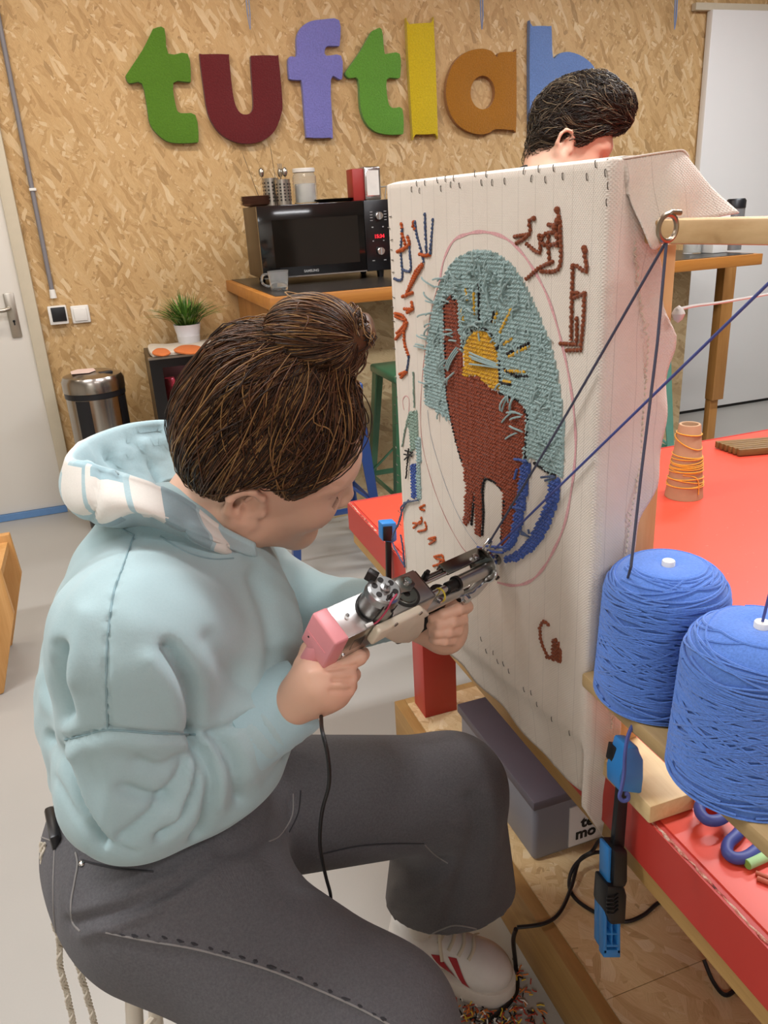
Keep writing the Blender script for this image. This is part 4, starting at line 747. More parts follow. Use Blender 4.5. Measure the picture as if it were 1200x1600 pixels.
obj('loose_yarn', m, 'yarn_teal', cv, recalc=False, kind='stuff', label='pale teal loose yarn ends standing off the sky')
# blobs of knotted yarn
m = MB()
for (x, y, r) in ((945, 300, .005), (950, 360, .006), (935, 395, .006), (1090, 505, .0045), (1095, 520, .0045), (820, 346, .004), (948, 440, .0055), (900, 380, .0035), (850, 440, .004), (1030, 600, .004)):
    s, h = onc(*f5(x, y)); r *= .7; m.lathe([(0, -r), (r*.7, -r*.7), (r, 0), (r*.7, r*.7), (0, r)], CP(s, h, .004), 8)
obj('yarn_knot', m, 'yarn_brown', cv, kind='stuff', label='knotted brown yarn ends')
# ================================================================ yarn cones
def yarn_cone(c, R, H, seed, lab, name='yarn_cone'):
    th = thing(name, lab, 'yarn cone', c); rr = np.random.RandomState(seed)
    prof = lambda z: R*(1.02-.10*(z/H)) if z < H*.8 else R*(.94*math.sqrt(max(0.0, 1-((z/H-.8)/.235)**2))*.9+.094*.9)
    zz = np.r_[np.linspace(0, .8*H, 14), H*(.8+.2*np.sin(np.linspace(.1, math.pi/2, 12)))]
    P = [(0, 0), (R*.96, .001)]+[(prof(z)-.0012, z+.001) for z in zz]+[(.012, H+.001), (.0, H-.004)]
    obj('yarn_body', MB().lathe(P, c, 48), 'yarn_blue', th); m = MB()
    def at(z, a, o): r = prof(z)+o; return (c[0]+r*math.cos(a), c[1]+r*math.sin(a), c[2]+z+o*.5)
    for k in range(56):                                             # crossed windings on the flank
        z0, z1 = rr.uniform(.0, .3)*H, rr.uniform(.55, .86)*H; sg = 1 if k % 2 else -1; tn = rr.uniform(.55, 1.1); a0 = rr.uniform(0, 6.28); n = 44
        m.tube([at(z0+(z1-z0)*(.5-.5*math.cos(math.pi*i/n)), a0+sg*tn*2*math.pi*i/n, .0004+.0004*rr.rand()) for i in range(n+1)], .0012, 5)
    for k in range(80):                                             # nearly level turns low and on the shoulder
        z = H*(rr.uniform(.0, .25) if k < 12 else rr.uniform(.1, .99)); dz = rr.normal(0, .008); a0 = rr.uniform(0, 6.28); n = 48; L = rr.uniform(.6, 1)
        m.tube([at(min(max(z+dz*math.sin(2*math.pi*i/n*L), .0008), H*.995), a0+2*math.pi*L*i/n, .0004) for i in range(n+1)], .0012, 5)
    for k in range(26):
        r0 = .01+.9*R*.8*(k/26)
    obj('wound_yarn', m, 'yarn_blue', th, recalc=False, kind='stuff', label='crossed blue yarn windings')
    core = obj('core', MB().lathe([(.0, H+.004), (.0058, H+.004), (.0065, H+.003), (.0065, H-.02), (0, H-.02)], c, 18), 'white_plastic', th, label='white dowel end')
    return th
yarn_cone(np.array([.490, .583, RZ]), .064, .148, 3, 'blue wool yarn cone next to the stretched cloth'); yarn_cone(np.array([.478, .448, RZ]), .064, .150, 5, 'blue wool yarn cone at the free end of the plank')
# small cardboard cone with orange yarn
plain('cardboard', 'b08a68', .75, var=.06); yarn('yarn_amber', 'e8a23c')
q = PZ(1072, 776, TZ0); cb = np.array([q[0], q[1]+.008, TZ0+.0005]); cc = thing('cardboard_cone', 'nearly empty cardboard cone with amber yarn on the red table', 'cone', cb)
Hc = .166; rc = lambda z: .0415+(.0235-.0415)*z/Hc
obj('tube', MB().lathe([(.0415, 0), (.0235, Hc), (.0225, Hc+.002), (.018, Hc+.002), (.017, Hc), (.03, .004), (.0415, 0)], cb, 36), 'cardboard', cc)
m = MB(); rr = np.random.RandomState(8)
for z, dz in [(.148, .002), (.128, .014), (.098, .003), (.092, .002), (.086, .004), (.082, .002), (.078, -.002), (.074, .003), (.070, .002), (.066, -.003), (.062, .004), (.045, .005), (.04, .007), (.034, -.004), (.028, .003)]:
    a0 = rr.uniform(0, 6); m.tube([(cb[0]+(rc(z)+.0014)*math.cos(a0+a), cb[1]+(rc(z)+.0014)*math.sin(a0+a), cb[2]+z+dz*math.sin(a+a0*2)) for a in np.linspace(0, 2*math.pi, 33)], .0014, 5)
m.tube(cr(np.array([(cb[0]-.028, cb[1]-.024, cb[2]+.06), (cb[0]-.005, cb[1]-.037, cb[2]+.055), (cb[0]+.004, cb[1]-.039, cb[2]+.04), (cb[0]+.005, cb[1]-.041, cb[2]+.014)]), 6), .0014, 5)
obj('yarn', m, 'yarn_amber', cc, recalc=False, kind='stuff', label='loose turns of amber yarn')
# blue rings, green chalk, sticks on the table
plain('rubber_blue', '3d4888', .5, var=.04)
def loop(name, pts, r, lab, z=TZ0+.011):
    q = [PZ(x, y, z) for x, y in pts]; obj(name, MB().tube(cr(np.array(q), 6, True), r, 14, closed=True), 'rubber_blue', label=lab, cat='ring')
loop('rubber_ring', [(1093, 1266), (1098, 1252), (1112, 1247), (1128, 1251), (1136, 1262), (1134, 1274), (1120, 1282), (1103, 1280)], .0062, 'round blue rubber ring beside the pine foot', TZ0+.0195)
plain('black_rubber', '191919', .6); q = PZ(1113, 1268, TZ0); obj('red_disc', MB().lathe([(0, 0), (.012, 0), (.012, .0125), (0, .0125)], (q[0], q[1], TZ0+.0005), 18), 'table_edge_red', label='low red disc under the round blue ring', cat='disc')
loop('rubber_ring', [(1166, 1288), (1152, 1304), (1138, 1318), (1137, 1333), (1150, 1341), (1168, 1338), (1184, 1326), (1194, 1312), (1186, 1296)], .0062, 'oval blue rubber ring beside the green chalk', TZ0+.0068)
t = plain('chalk_green', '9fc48a', .8, bump=.3); q0, q1 = PZ(1168, 1351, TZ0+.006), PZ(1215, 1330, TZ0+.006); ch_ = thing('chalk_stick', 'pale green chalk stick lying on the red table', 'chalk', q0); obj('stick', MB().cyl(q0, q1, .0052, n=18), 'chalk_green', ch_); plain('chalk_end', '7da648', .8); d_ = (q0-q1)/np.linalg.norm(q0-q1); obj('end', MB().cyl(q0, q0+d_*.0006, .0047, n=18), 'chalk_end', ch_)
plain('stick_brown', 'b0583c', .6); q0, q1 = PZ(1183, 1372, TZ0+.003), PZ(1240, 1395, TZ0+.003); obj('wooden_stick', MB().tube([q0, q1], .0026, 10).tube([q0+[.004, .006, 0], q1+[.004, .006, 0]], .0022, 10), 'stick_brown', label='reddish brown forked stick at the table rim', cat='stick')
wood('wood_dark', '5c4020', '8c6a38', 'X', .5); q = PZ(1162, 716, TZ0+.002); wt = thing('wooden_comb', 'dark wooden slatted block on the far part of the table', 'block', q)
for k in range(6): obj('slat', MB().box(q+[.075, .005+.016*k-.0, .009], (.15, .012, .017), rotz(-.25)), 'wood_dark', wt, bevel=.001)
obj('paper_scrap', MB().prism([(0, 0), (.009, .002), (.011, .006), (.002, .005)], (PZ(1166, 958, TZ0+.0006), (1, 0, 0), (0, 1, 0), (0, 0, 1)), 0, .002), 'white_plastic', label='tiny white paper scrap on the red table', cat='scrap')
# ================================================================ yarn strands
plain('strand_blue', '4c5590', .9); plain('strand_dark', '4a4c5c', .9)
GP = np.array([.4205, .8161, .9593]); GR = np.array([[.9194, -.3226, .2251], [.3929, .7808, -.4857], [-.019, .535, .8446]]); GW, GHt, GL, GB = .0416, .0426, .1422, .1435
def GQ(x, y, z): return GP+GR @ np.array([x, y, z])
gtip = GQ(-.020, .012, .022); gtip2 = GQ(-.018, .002, .022)
ye = EY+np.array([0, 0, -.010])
def strand(pts, mt, lab, r=.0013): return obj('yarn_strand', MB().tube(pts, r, 6), mt, label=lab, cat='yarn')
strand([gtip+(ye-gtip)*t_+np.array([0, 0, -.012*math.sin(math.pi*t_)*.3]) for t_ in np.linspace(0, 1, 14)], 'strand_dark', 'taut blue grey yarn from the eyelet to the tufting gun')
e2 = EY2+np.array([0, 0, -.010]); strand([gtip2+(e2-gtip2)*t_ for t_ in np.linspace(0, 1, 14)], 'strand_blue', 'taut blue yarn from the arm end to the tufting gun')
dn = PD(986, 885, .70); strand([ye, ye+(dn-ye)*.3+[.002, 0, 0], ye+(dn-ye)*.7, dn, np.array([.455, .60, RZ+.13])], 'strand_dark', 'blue grey yarn hanging from the eyelet beside the post')
c2t = np.array([.478, .448, RZ+.153]); strand([c2t, PD(1186, 975, .50)*.0+c2t+[.004, 0, .03], c2t+(e2-c2t)*.5, e2], 'strand_blue', 'blue yarn rising from the plank end cone')
tl_ = [PD(992, 1128, .80), PD(982, 1148, .80), PD(977, 1175, .79), PD(975, 1210, .79), PD(971, 1232, .785), PD(968, 1244, .785), PD(973, 1251, .785), PD(981, 1249, .785), PD(981, 1241, .785), PD(976, 1240, .785)]
strand(cr(np.array(tl_), 5), 'strand_blue', 'short knotted blue yarn tail hanging over the clamp', .0022)
plain('tape_clear', 'cfcac2', .3); q0 = PY(1063, 478, 1.2); strand(cr(np.array([PD(1058, 484, .76), PD(1085, 478, .80), PD(1130, 472, .9), PD(1215, 457, 1.0)]), 6), 'tape_clear', 'pale thread running sideways from the post', .0016); obj('tape_knot', MB().lathe([(0, -.009), (.004, -.006), (.0065, 0), (.004, .005), (0, .008)], PD(1060, 490, .765), 10), 'tape_clear', label='crumpled clear tape knot on the post', cat='tape')
# ================================================================ clamps
plain('clamp_blue', '2f7fc4', .4, var=.05); plain('clamp_black', '17181a', .45, var=.1)
def clamp_px(y, rects, label, root):
    th = thing('bar_clamp', label, 'clamp', root)
    return th
yc = .592
cm = thing('bar_clamp', 'blue and black bar clamp holding the near foot to the table', 'clamp', (.462, yc, .56))
def Y(px, py, y=None): return PY(px, py, yc if y is None else y)
def cprism(nm, pts, mt, y0, y1, par, bev=.002):
    P = [tuple(Y(*p)[[0, 2]]) for p in pts]; return obj(nm, MB().prism(P, ((0, 0, 0), (1, 0, 0), (0, 0, 1), (0, -1, 0)), -y1, -y0), mt, par, bevel=bev)
jw = cprism('upper_jaw', [(969, 1166), (971, 1158), (988, 1158), (991, 1168), (996, 1178), (996, 1205), (993, 1231), (958, 1227), (958, 1204), (962, 1190)], 'clamp_blue', yc-.012, yc+.014, cm, .003)
cprism('jaw_pad', [(965, 1172), (997, 1176), (999, 1200), (960, 1198)], 'clamp_black', yc+.004, yc+.018, cm)
cprism('bar', [(966, 1222), (981, 1222), (971, 1350), (954, 1350)], 'clamp_black', yc-.003, yc+.005, cm, .001)
cprism('slider', [(950, 1318), (971, 1318), (971, 1365), (967, 1375), (948, 1375)], 'clamp_black', yc-.013, yc+.013, cm, .003); cprism('release_lever', [(944, 1318), (950, 1318), (948, 1368), (964, 1374), (964, 1380), (943, 1372)], 'clamp_blue', yc-.008, yc+.010, cm, .0015)
bd = cprism('trigger_body', [(938, 1370), (966, 1374), (969, 1385), (967, 1430), (944, 1432), (935, 1410)], 'clamp_black', yc-.015, yc+.013, cm, .004)
m = MB()
for k in range(5): q = Y(957, 1400+6*k, yc-.0155); m.tube([q+[-.008, 0, 0], q+[0, -.002, -.0015], q+[.008, 0, 0]], .0012, 6)
obj('grip_rib', m, 'clamp_black', bd, kind='stuff')
hd = cprism('handle_back', [(937, 1398), (941, 1398), (941, 1430), (961, 1432), (961, 1478), (955, 1486), (941, 1485), (936, 1476)], 'clamp_blue', yc+.000, yc+.012, cm, .002)
for a, b in (((936, 1398), (941, 1480)), ((957, 1430), (962, 1480)), ((948, 1430), (950, 1470)), ((936, 1474), (962, 1486)), ((938, 1466), (960, 1470)), ((938, 1448), (960, 1451))): cprism('handle_rib', [a, (b[0], a[1]), b, (a[0], b[1])], 'clamp_blue', yc-.010, yc+.001, hd, .001)
yf = PX(605, 830, .468)[1]
cm2 = thing('bar_clamp', 'blue and black bar clamp at the far end of the frame', 'clamp', (.462, yf, .6)); yc = yf
cprism('upper_jaw', [(594, 816), (617, 814), (618, 842), (612, 846), (595, 843)], 'clamp_blue', yf-.010, yf+.016, cm2, .003); cprism('jaw_pad', [(596, 820), (610, 819), (610, 843), (596, 842)], 'clamp_black', yf-.012, yf-.009, cm2, .001); cprism('bar', [(603, 843), (611, 843), (611, 935), (604, 935)], 'clamp_black', yf-.004, yf+.005, cm2, .001)
# ================================================================ cables on the plinth, scraps on the floor
plain('cable_black', '141414', .45)
zc = SZ+.005
def cable(pts, lab, r=.0036): obj('power_cable', MB().tube(cr(np.array(pts), 7), r, 8), 'cable_black', label=lab, cat='cable')
cable([PZ(808, 1449, zc), PZ(850, 1443, zc), PZ(875, 1425, zc), PZ(893, 1385, zc+.01), PZ(905, 1345, zc+.02), PZ(925, 1330, zc+.04), PZ(938, 1312, zc+.03), PZ(960, 1310, zc+.01)], 'black cable running along the plinth behind the clamp')
cable([PZ(968, 1335, zc+.02), PZ(930, 1332, zc+.03), PZ(900, 1350, zc+.02), PZ(889, 1380, zc+.004), PZ(900, 1405, zc), PZ(935, 1428, zc), PZ(975, 1440, zc), PZ(1005, 1430, zc), PZ(1030, 1410, zc), PZ(1060, 1400, zc)], 'looped black cable beneath the bar clamp')
cable([PZ(1100, 1500, zc+.02), PZ(1115, 1535, zc+.004), PZ(1135, 1555, zc), PZ(1160, 1535, zc)], 'short black cable loop under the table rim')
cable([PZ(806, 1452, zc-.002), PZ(802, 1470, .09), PZ(806, 1510, .005), PZ(808, 1545, .005), PZ(795, 1568, .005), PZ(770, 1590, .005), PZ(745, 1615, .005)], 'black cable lying on the floor around the white shoe', .0042)
for nm, c in dict(scrap_red='a8402c', scrap_orange='d07a34', scrap_black='1d1b1a', scrap_white='e4dfd4', scrap_yellow='d8b83c').items(): plain(nm, c, .9)
rr = np.random.RandomState(21)
for kname, nk, lab in (('scrap_red', 70, 'red yarn clippings on the floor'), ('scrap_orange', 60, 'orange yarn clippings on the floor'), ('scrap_black', 55, 'black yarn clippings on the floor'), ('scrap_white', 40, 'white yarn clippings on the floor'), ('scrap_yellow', 30, 'yellow yarn clippings on the floor')):
    m = MB()
    for k in range(nk):
        if rr.rand() < .78: px, py = rr.normal(765, 38), rr.normal(1592, 16)
        else: px, py = rr.uniform(800, 850), rr.uniform(1490, 1600)
        q = PZ(px, py, .003); 
        if q[0] > SX-.012: continue
        a = rr.uniform(0, 6.28); L = rr.uniform(.006, .016); d = np.array([math.cos(a), math.sin(a), 0]); m.tube([q-d*L*.5+[0, 0, rr.uniform(0, .004)], q+[0, 0, .001+.01*rr.rand()**3], q+d*L*.5+[0, 0, rr.uniform(0, .004)]], .0013, 5)
    obj('yarn_clippings', m, kname, label=lab, cat='clippings', kind='stuff', recalc=False)
# ================================================================ tufting gun (local frame GP, GR: x forward to the cloth, y away, z up)
plain('gun_alu', 'c9c7c3', .3, 1.0, var=.02, scale=200); plain('gun_steel', '8d8a85', .25, 1.0, var=.06, scale=80); plain('gun_dark', '2a2624', .4, .5); plain('gun_pink', 'dd8d90', .4, var=.03); plain('gun_beige', 'd8ccb4', .45, var=.03); plain('motor_silver', 'a5a5a4', .32, 1.0, var=.03); plain('wire_red', 'b03a54', .5); plain('plastic_yellow', 'd4bb3a', .5)
gun = thing('tufting_gun', 'silver tufting gun with a pink end cap held against the cloth', 'tufting gun', GQ(-.2, 0, 0))
def gl(m): m.v = [tuple(GP+GR @ np.array(p)) for p in m.v]; return m
def gobj(nm, m, mt, par=None, **kw): return obj(nm, gl(m), mt, gun if par is None else par, **kw)
XR = -GB-GL; w2, h2 = GW/2, GHt/2
bd = gobj('body', MB().bx((XR+.012, -w2, h2-.0025), (-GB, w2, h2)).bx((XR+.012, -w2, -h2), (-GB, -w2+.0025, h2)).bx((XR+.012, w2-.0025, -h2), (-GB, w2, h2)).bx((XR+.012, -w2, -h2), (-GB, w2, -h2+.0025)), 'gun_alu', bevel=.0008)
cap = gobj('end_cap', MB().bx((XR-.004, -w2-.0006, -h2-.004), (XR+.015, w2+.0006, h2+.0008)), 'gun_pink', bevel=.0025, seg=3)
gobj('seam', MB().bx((XR-.0046, -w2+.006, -.004), (XR-.0036, w2-.004, -.0032)), 'gun_pink', cap); gobj('screw', MB().cyl((XR-.0045, w2-.008, -.010), (XR-.0036, w2-.008, -.010), .0012, n=10), 'gun_dark', cap)
gobj('grip', MB().tube([(XR+.012, 0, -h2+.002), (XR+.006, 0, -.05), (XR-.004, 0, -.10), (XR-.006, 0, -.112)], [.0165, .0155, .0165, .015], 16), 'gun_pink', label='pink pistol grip')
gobj('front_grip', MB().tube([(-.098, -.002, -.020), (-.095, -.002, -.05), (-.09, -.002, -.105)], [.013, .0145, .014], 16), 'gun_dark', label='black front grip')
mx, my = XR+.44*GL, -.003
mo = gobj('motor', MB().lathe([(0, .036), (.0165, .036), (.0185, .034), (.019, .026), (.0193, .0255), (.0193, .0245), (.019, .024), (.019, .0), (.0, .0)], (mx, my, h2), 32), 'motor_silver')
gobj('motor_mount', MB().lathe([(.0195, .0), (.0215, .0), (.0215, .0022), (.0195, .0022)], (mx, my, h2), 32), 'gun_dark', mo)
m = MB()
for k in range(6): a = k*math.pi/3+.3; m.cyl((mx+.0115*math.cos(a), my+.0115*math.sin(a), h2+.0359), (mx+.0115*math.cos(a), my+.0115*math.sin(a), h2+.0366), .0034, n=10)
gobj('vent', m, 'gun_dark', mo, kind='stuff'); gobj('slot', MB().box((mx+.0186*math.cos(-1.2), my+.0186*math.sin(-1.2), h2+.019), (.012, .002, .0028), rotz(-1.2+math.pi/2)), 'gun_dark', mo)
gobj('shaft_hub', MB().lathe([(0, .044), (.0022, .044), (.0024, .039), (.0055, .0385), (.0058, .036), (0, .036)], (mx, my, h2), 20), 'motor_silver', mo); gobj('terminal', MB().box((mx-.004, my+.019, h2+.037), (.008, .012, .013), rotz(.5)), 'gun_dark', mo, bevel=.001)
wp = [(mx+.006, my-.012, h2+.0375), (mx-.004, my-.016, h2+.037), (mx-.009, my-.019, h2+.026), (mx-.014, my-.019, h2+.01), (mx-.018, my-.017, h2+.004)]
gobj('wire', MB().tube(cr(np.array(wp), 5), .0011, 6), 'wire_red', mo, label='red motor wire'); gobj('wire', MB().tube(cr(np.array(wp)+[-.0025, .004, .0003], 5), .0011, 6), 'gun_dark', mo, label='black motor wire')
gobj('connector', MB().cyl((mx-.017, my-.0165, h2+.006), (mx-.024, my-.015, h2+.0022), .0022, n=10), 'white_plastic', mo)
gx = XR+.80*GL
gobj('gear_opening', MB().lathe([(0, .0004), (.0165, .0004), (.0165, .0008), (0, .0008)], (gx-.004, -.004, h2), 30), 'gun_dark', bd); gobj('gear', MB().lathe([(.004, .0025), (.011, .0025), (.0115, .001), (.0135, .001), (.0135, .0005)], (gx-.004, -.004, h2), 28), 'gun_steel', bd)
gobj('crank_plate', MB().prism([(-.014, -.006), (.004, -.010), (.016, -.004), (.016, .008), (.004, .012), (-.014, .007)], ((gx-.002, .006, h2+.0012), (1, 0, 0), (0, 1, 0), (0, 0, 1)), 0, .003), 'gun_steel', bd, bevel=.001)
def nut(x, y, z, r=.005, par=None, nm='bolt'):
    b = gobj(nm, MB().lathe([(0, .004), (r, .004), (r, 0), (0, 0)], (x, y, z), 6).lathe([(0, .0055), (r*.55, .0055), (r*.6, .004)], (x, y, z), 14), 'chrome', par); return b
nut(gx+.006, .008, h2+.003, .005); nut(XR+.028, .002, h2-.001, .0026)
for q in ((XR+.02, -h2+.006), (XR+.052, .012), (-GB-.006, -.008)): gobj('screw', MB().cyl((q[0], -w2+.0002, q[1]), (q[0], -w2-.0014, q[1]), .0026, n=14), 'chrome')
gobj('rating_plate', MB().bx((XR+.026, -w2-.0006, -.009), (XR+.042, -w2+.0002, .009)), 'gun_steel', bd)
ny = GR[:, 1]
def gpoly(pts, yy):
    p0 = GQ(0, yy, 0); return [tuple((GR.T @ (PN(440+x/3.333, 820+y/3.333, ny, p0)-GP))[[0, 2]]) for x, y in pts]
gd = gobj('guard', MB().prism(gpoly([(505, 548), (735, 437), (768, 462), (742, 475), (738, 530), (705, 578), (655, 610), (590, 612), (530, 580), (458, 622), (470, 598)], -w2-.008), ((0, 0, 0), (1, 0, 0), (0, 0, 1), (0, -1, 0)), w2+.0008, w2+.011), 'gun_beige', bevel=.003, seg=3, label='cream plastic cam guard')
nutp = gpoly([(597, 520), (725, 462)], -w2-.012)
for x, z in nutp: gobj('screw', MB().cyl((x, -w2-.0112, z), (x, -w2-.0125, z), .0026, n=12), 'chrome', gd)
wc = gpoly([(690, 590)], -w2)[0]; gobj('cam_wheel', MB().cyl((wc[0]-.012, -w2+.004, wc[1]+.012), (wc[0]-.012, w2-.006, wc[1]+.012), .019, n=30), 'gun_dark'); gobj('cam_wheel', MB().cyl((XR+.055, -w2+.006, -h2+.004), (XR+.055, w2-.006, -h2+.004), .012, n=26), 'gun_dark')
# barrel
gobj('front_plate', MB().bx((-GB-.002, -w2+.002, -h2+.004), (-GB+.004, w2-.001, h2-.002)), 'gun_steel', bevel=.001)
gobj('upper_channel', MB().bx((-.098, .001, .010), (-.030, .018, .013)).bx((-.098, .016, .002), (-.030, .018, .012)).bx((-.075, .001, .0105), (-.030, .0025, .014)), 'gun_steel', bevel=.0006)
nut(-.046, .006, .0125, .0048)
gobj('barrel_tube', MB().cyl((-.086, -.0085, .000), (-.028, -.0085, .000), .0088, n=24), 'gun_alu'); gobj('sleeve', MB().cyl((-.088, -.0085, .000), (-.084, -.0085, .000), .0095, n=24).cyl((-.102, -.0085, 0), (-.085, -.0085, 0), .0068, n=20), 'gun_dark'); gobj('push_rod', MB().cyl((-GB+.004, -.0085, .000), (-.085, -.0085, .000), .0042, n=16), 'chrome')
gobj('lower_tube', MB().cyl((-GB+.004, -.012, -.0165), (-.074, -.012, -.0165), .0078, n=20), 'gun_alu'); gobj('guide_rod', MB().cyl((-GB+.004, .011, .0065), (-.07, .011, .0065), .0032, n=14), 'gun_steel'); gobj('guide_rod', MB().cyl((-GB+.004, .0045, .010), (-.075, .0045, .010), .0024, n=12), 'chrome')
gobj('adjuster', MB().cyl((-.128, .011, .004), (-.128, .011, .018), .004, n=8).cyl((-.128, .011, .018), (-.128, .011, .022), .0028, n=10), 'gun_dark')
cb_ = [(-.116+.0*a, -.012+.008*math.cos(a), -.002+.0085*math.sin(a)) for a in np.linspace(.2, math.pi+.6, 12)]; gobj('tie', MB().tube(cb_, .0011, 6), 'plastic_yellow', label='yellow cable tie')
nut(-.118, -.016, -.008, .004)
arm_ = gobj('lower_bracket', MB().tube(cr(np.array([(-.08, -.016, -.020), (-.058, -.018, -.022), (-.044, -.016, -.018), (-.032, -.012, -.015), (-.022, -.008, -.016)]), 6), [.009]*25, 12, flat=.5), 'chrome'); gobj('pivot', MB().cyl((-.071, -.022, -.021), (-.071, -.028, -.021), .007, n=18), 'chrome', arm_)
gobj('ring_plate', MB().lathe([(.0, -.0015), (.020, -.0015), (.0212, -.0008), (.0212, .0012), (.020, .002), (0, .002)], (-.027, -.002, -.001), 36, np.array([[0, 0, 1], [0, 1, 0], [-1, 0, 0]])), 'gun_steel'); gobj('ring_rim', MB().lathe([(.0212, -.0022), (.0226, -.002), (.0226, .002), (.0212, .0022)], (-.029, -.002, -.001), 36, np.array([[0, 0, 1], [0, 1, 0], [-1, 0, 0]])), 'chrome')
gobj('yarn_eye', MB().tube([(-.03, .010, .018), (-.028, .012, .026), (-.022, .014, .030), (-.018, .011, .026), (-.02, .008, .018)], .0014, 8), 'chrome')
gobj('needle_tube', MB().cyl((-.027, -.003, .0), (-.004, -.003, .0), .007, n=18), 'gun_steel'); gobj('presser_foot', MB().prism([(-.022, -.012), (.004, -.016), (.010, -.010), (.004, -.006), (.012, .004), (.002, .010), (-.022, .006)], ((-.008, -.004, -.008), (1, 0, 0), (0, 0, 1), (0, -1, 0)), 0, .002), 'chrome', bevel=.0005); gobj('foot_screw', MB().cyl((-.014, -.016, -.012), (-.014, -.022, -.012), .0032, n=12), 'gun_dark'); gobj('needle', MB().cyl((-.006, -.003, 0), (.004, -.003, 0), .0022, .0012, 12), 'chrome')
wire = [GQ(XR+.0, 0, -.112), PD(497, 1100, .88), PD(503, 1140, .80), PD(512, 1180, .79), PD(514, 1225, .80), PD(503, 1270, .83), PD(500, 1320, .87), PD(508, 1365, .92), PD(516, 1395, .97), PD(524, 1430, 1.05), PZ(560, 1500, .006), PZ(640, 1530, .006), PZ(700, 1560, .006)]
obj('power_cable', MB().tube(cr(np.array(wire), 6), .0021, 8), 'cable_black', label='thin black cable hanging from the tufting gun grip', cat='cable')
# ================================================================ the woman at the gun
t = NT('skin'); v = t.coord(); f = t.noise(v, 9, 4); g = t.noise(v, 300, 3); c = t.mix(f, lin('d9a88c'), lin('e3b79c')); t.p(Base_Color=c, Roughness=.5, Subsurface_Weight=.12); t.b.inputs['Subsurface Radius'].default_value = (.01, .004, .002); t.bump(g, .08, .0006)
def fleece(name, c, c2):
    t = NT(name); v = t.coord(); f = t.noise(v, 420, 3, .7); g = t.noise(v, 6, 3); t.p(Base_Color=t.mix(t.math('ADD', t.math('MULTIPLY', f, .45), t.math('MULTIPLY', g, .55)), lin(c), lin(c2)), Roughness=.92, Sheen_Weight=.25); t.b.inputs['Specular IOR Level'].default_value = .15; t.bump(f, .25, .0008); return t.m
fleece('hoodie_blue', '9db7ba', 'b2cacc'); fleece('hoodie_band', '9cbcc3', 'afccd1'); fleece('hoodie_cream', 'dcd8cc', 'e8e4da'); fleece('hoodie_grey', '7f9aa0', '8ba6ab')
t = NT('denim'); v = t.coord(); f = t.noise(v, 330, 4, .75); g = t.noise(v, 7, 4, .6); tw = t.n('TexWave', {'Vector': t.coord((1, 1, 1), (.6, .5, .8)), 'Scale': 420.0, 'Distortion': 1.5, 'Detail': 1.0})
c = t.mix(f, lin('444346'), lin('7b797b')); c = t.mix(t.math('MULTIPLY', g, .4), c, lin('4b4a4d')); t.p(Base_Color=c, Roughness=.9, Sheen_Weight=.1); t.b.inputs['Specular IOR Level'].default_value = .15; t.bump(tw.outputs['Fac'], .25, .0006)
plain('denim_dark', '353437', .9); plain('denim_stitch', '8b8885', .85)
wm = thing('person', 'person in a pale blue hoodie and dark jeans working a tufting gun', 'person', (-.03, .87, 0))
HO = np.array([.146, .881, 1.112]); HR = np.array([[.919, .298, .257], [-.133, .851, -.509], [-.370, .433, .822]])
# re-orthonormalise
u_, s_, vt_ = np.linalg.svd(HR); HR = u_ @ vt_
def HL(p): return HO+HR @ np.array(p, float)
# joints
shR, elR, wrR = np.array([-.02, .74, .99]), np.array([-.055, .745, .815]), np.array([.135, .755, .868])
shL, elL, wrL = np.array([.075, 1.005, .975]), np.array([.19, 1.03, .83]), np.array([.300, .868, .880])
hipR, knR, anR = np.array([-.04, .80, .585]), np.array([.16, .61, .50]), np.array([.15, .63, .09])
hipL, knL, anL = np.array([-.01, .96, .585]), np.array([.405, .955, .485]), np.array([.375, 1.035, .09])
# ---- head and neck (head frame)
hp = [ell((-.004, 0, .045), (.094, .074, .088)), (ell((.042, 0, -.012), (.058, .056, .082)), .05), (rcone((.012, -.05, -.05), (.07, -.012, -.098), .018, .016), .04), (rcone((.012, .05, -.05), (.07, .012, -.098), .018, .016), .04), (ell((.078, 0, -.098), (.018, .02, .016)), .02),
      (rcone((.092, 0, .026), (.112, 0, -.018), .007, .010), .014), (ell((.106, .010, -.024), (.010, .008, .007)), .008), (ell((.106, -.010, -.024), (.010, .008, .007)), .008), (ell((.066, -.034, -.022), (.026, .022, .022)), .03), (ell((.066, .034, -.022), (.026, .022, .022)), .03), (ell((.082, 0, .044), (.02, .045, .012)), .03),
      ('-', ell((.094, -.033, .012), (.012, .016, .011)), .014), ('-', ell((.094, .033, .012), (.012, .016, .011)), .014), (ell((.080, -.031, .010), (.013, .015, .012)), .008), (ell((.080, .031, .010), (.013, .015, .012)), .008),
      (ell((.097, 0, -.055), (.010, .022, .006)), .008), (ell((.095, 0, -.068), (.010, .019, .007)), .008), ('-', ell((.106, 0, -.0612), (.012, .024, .0016)), .004)]
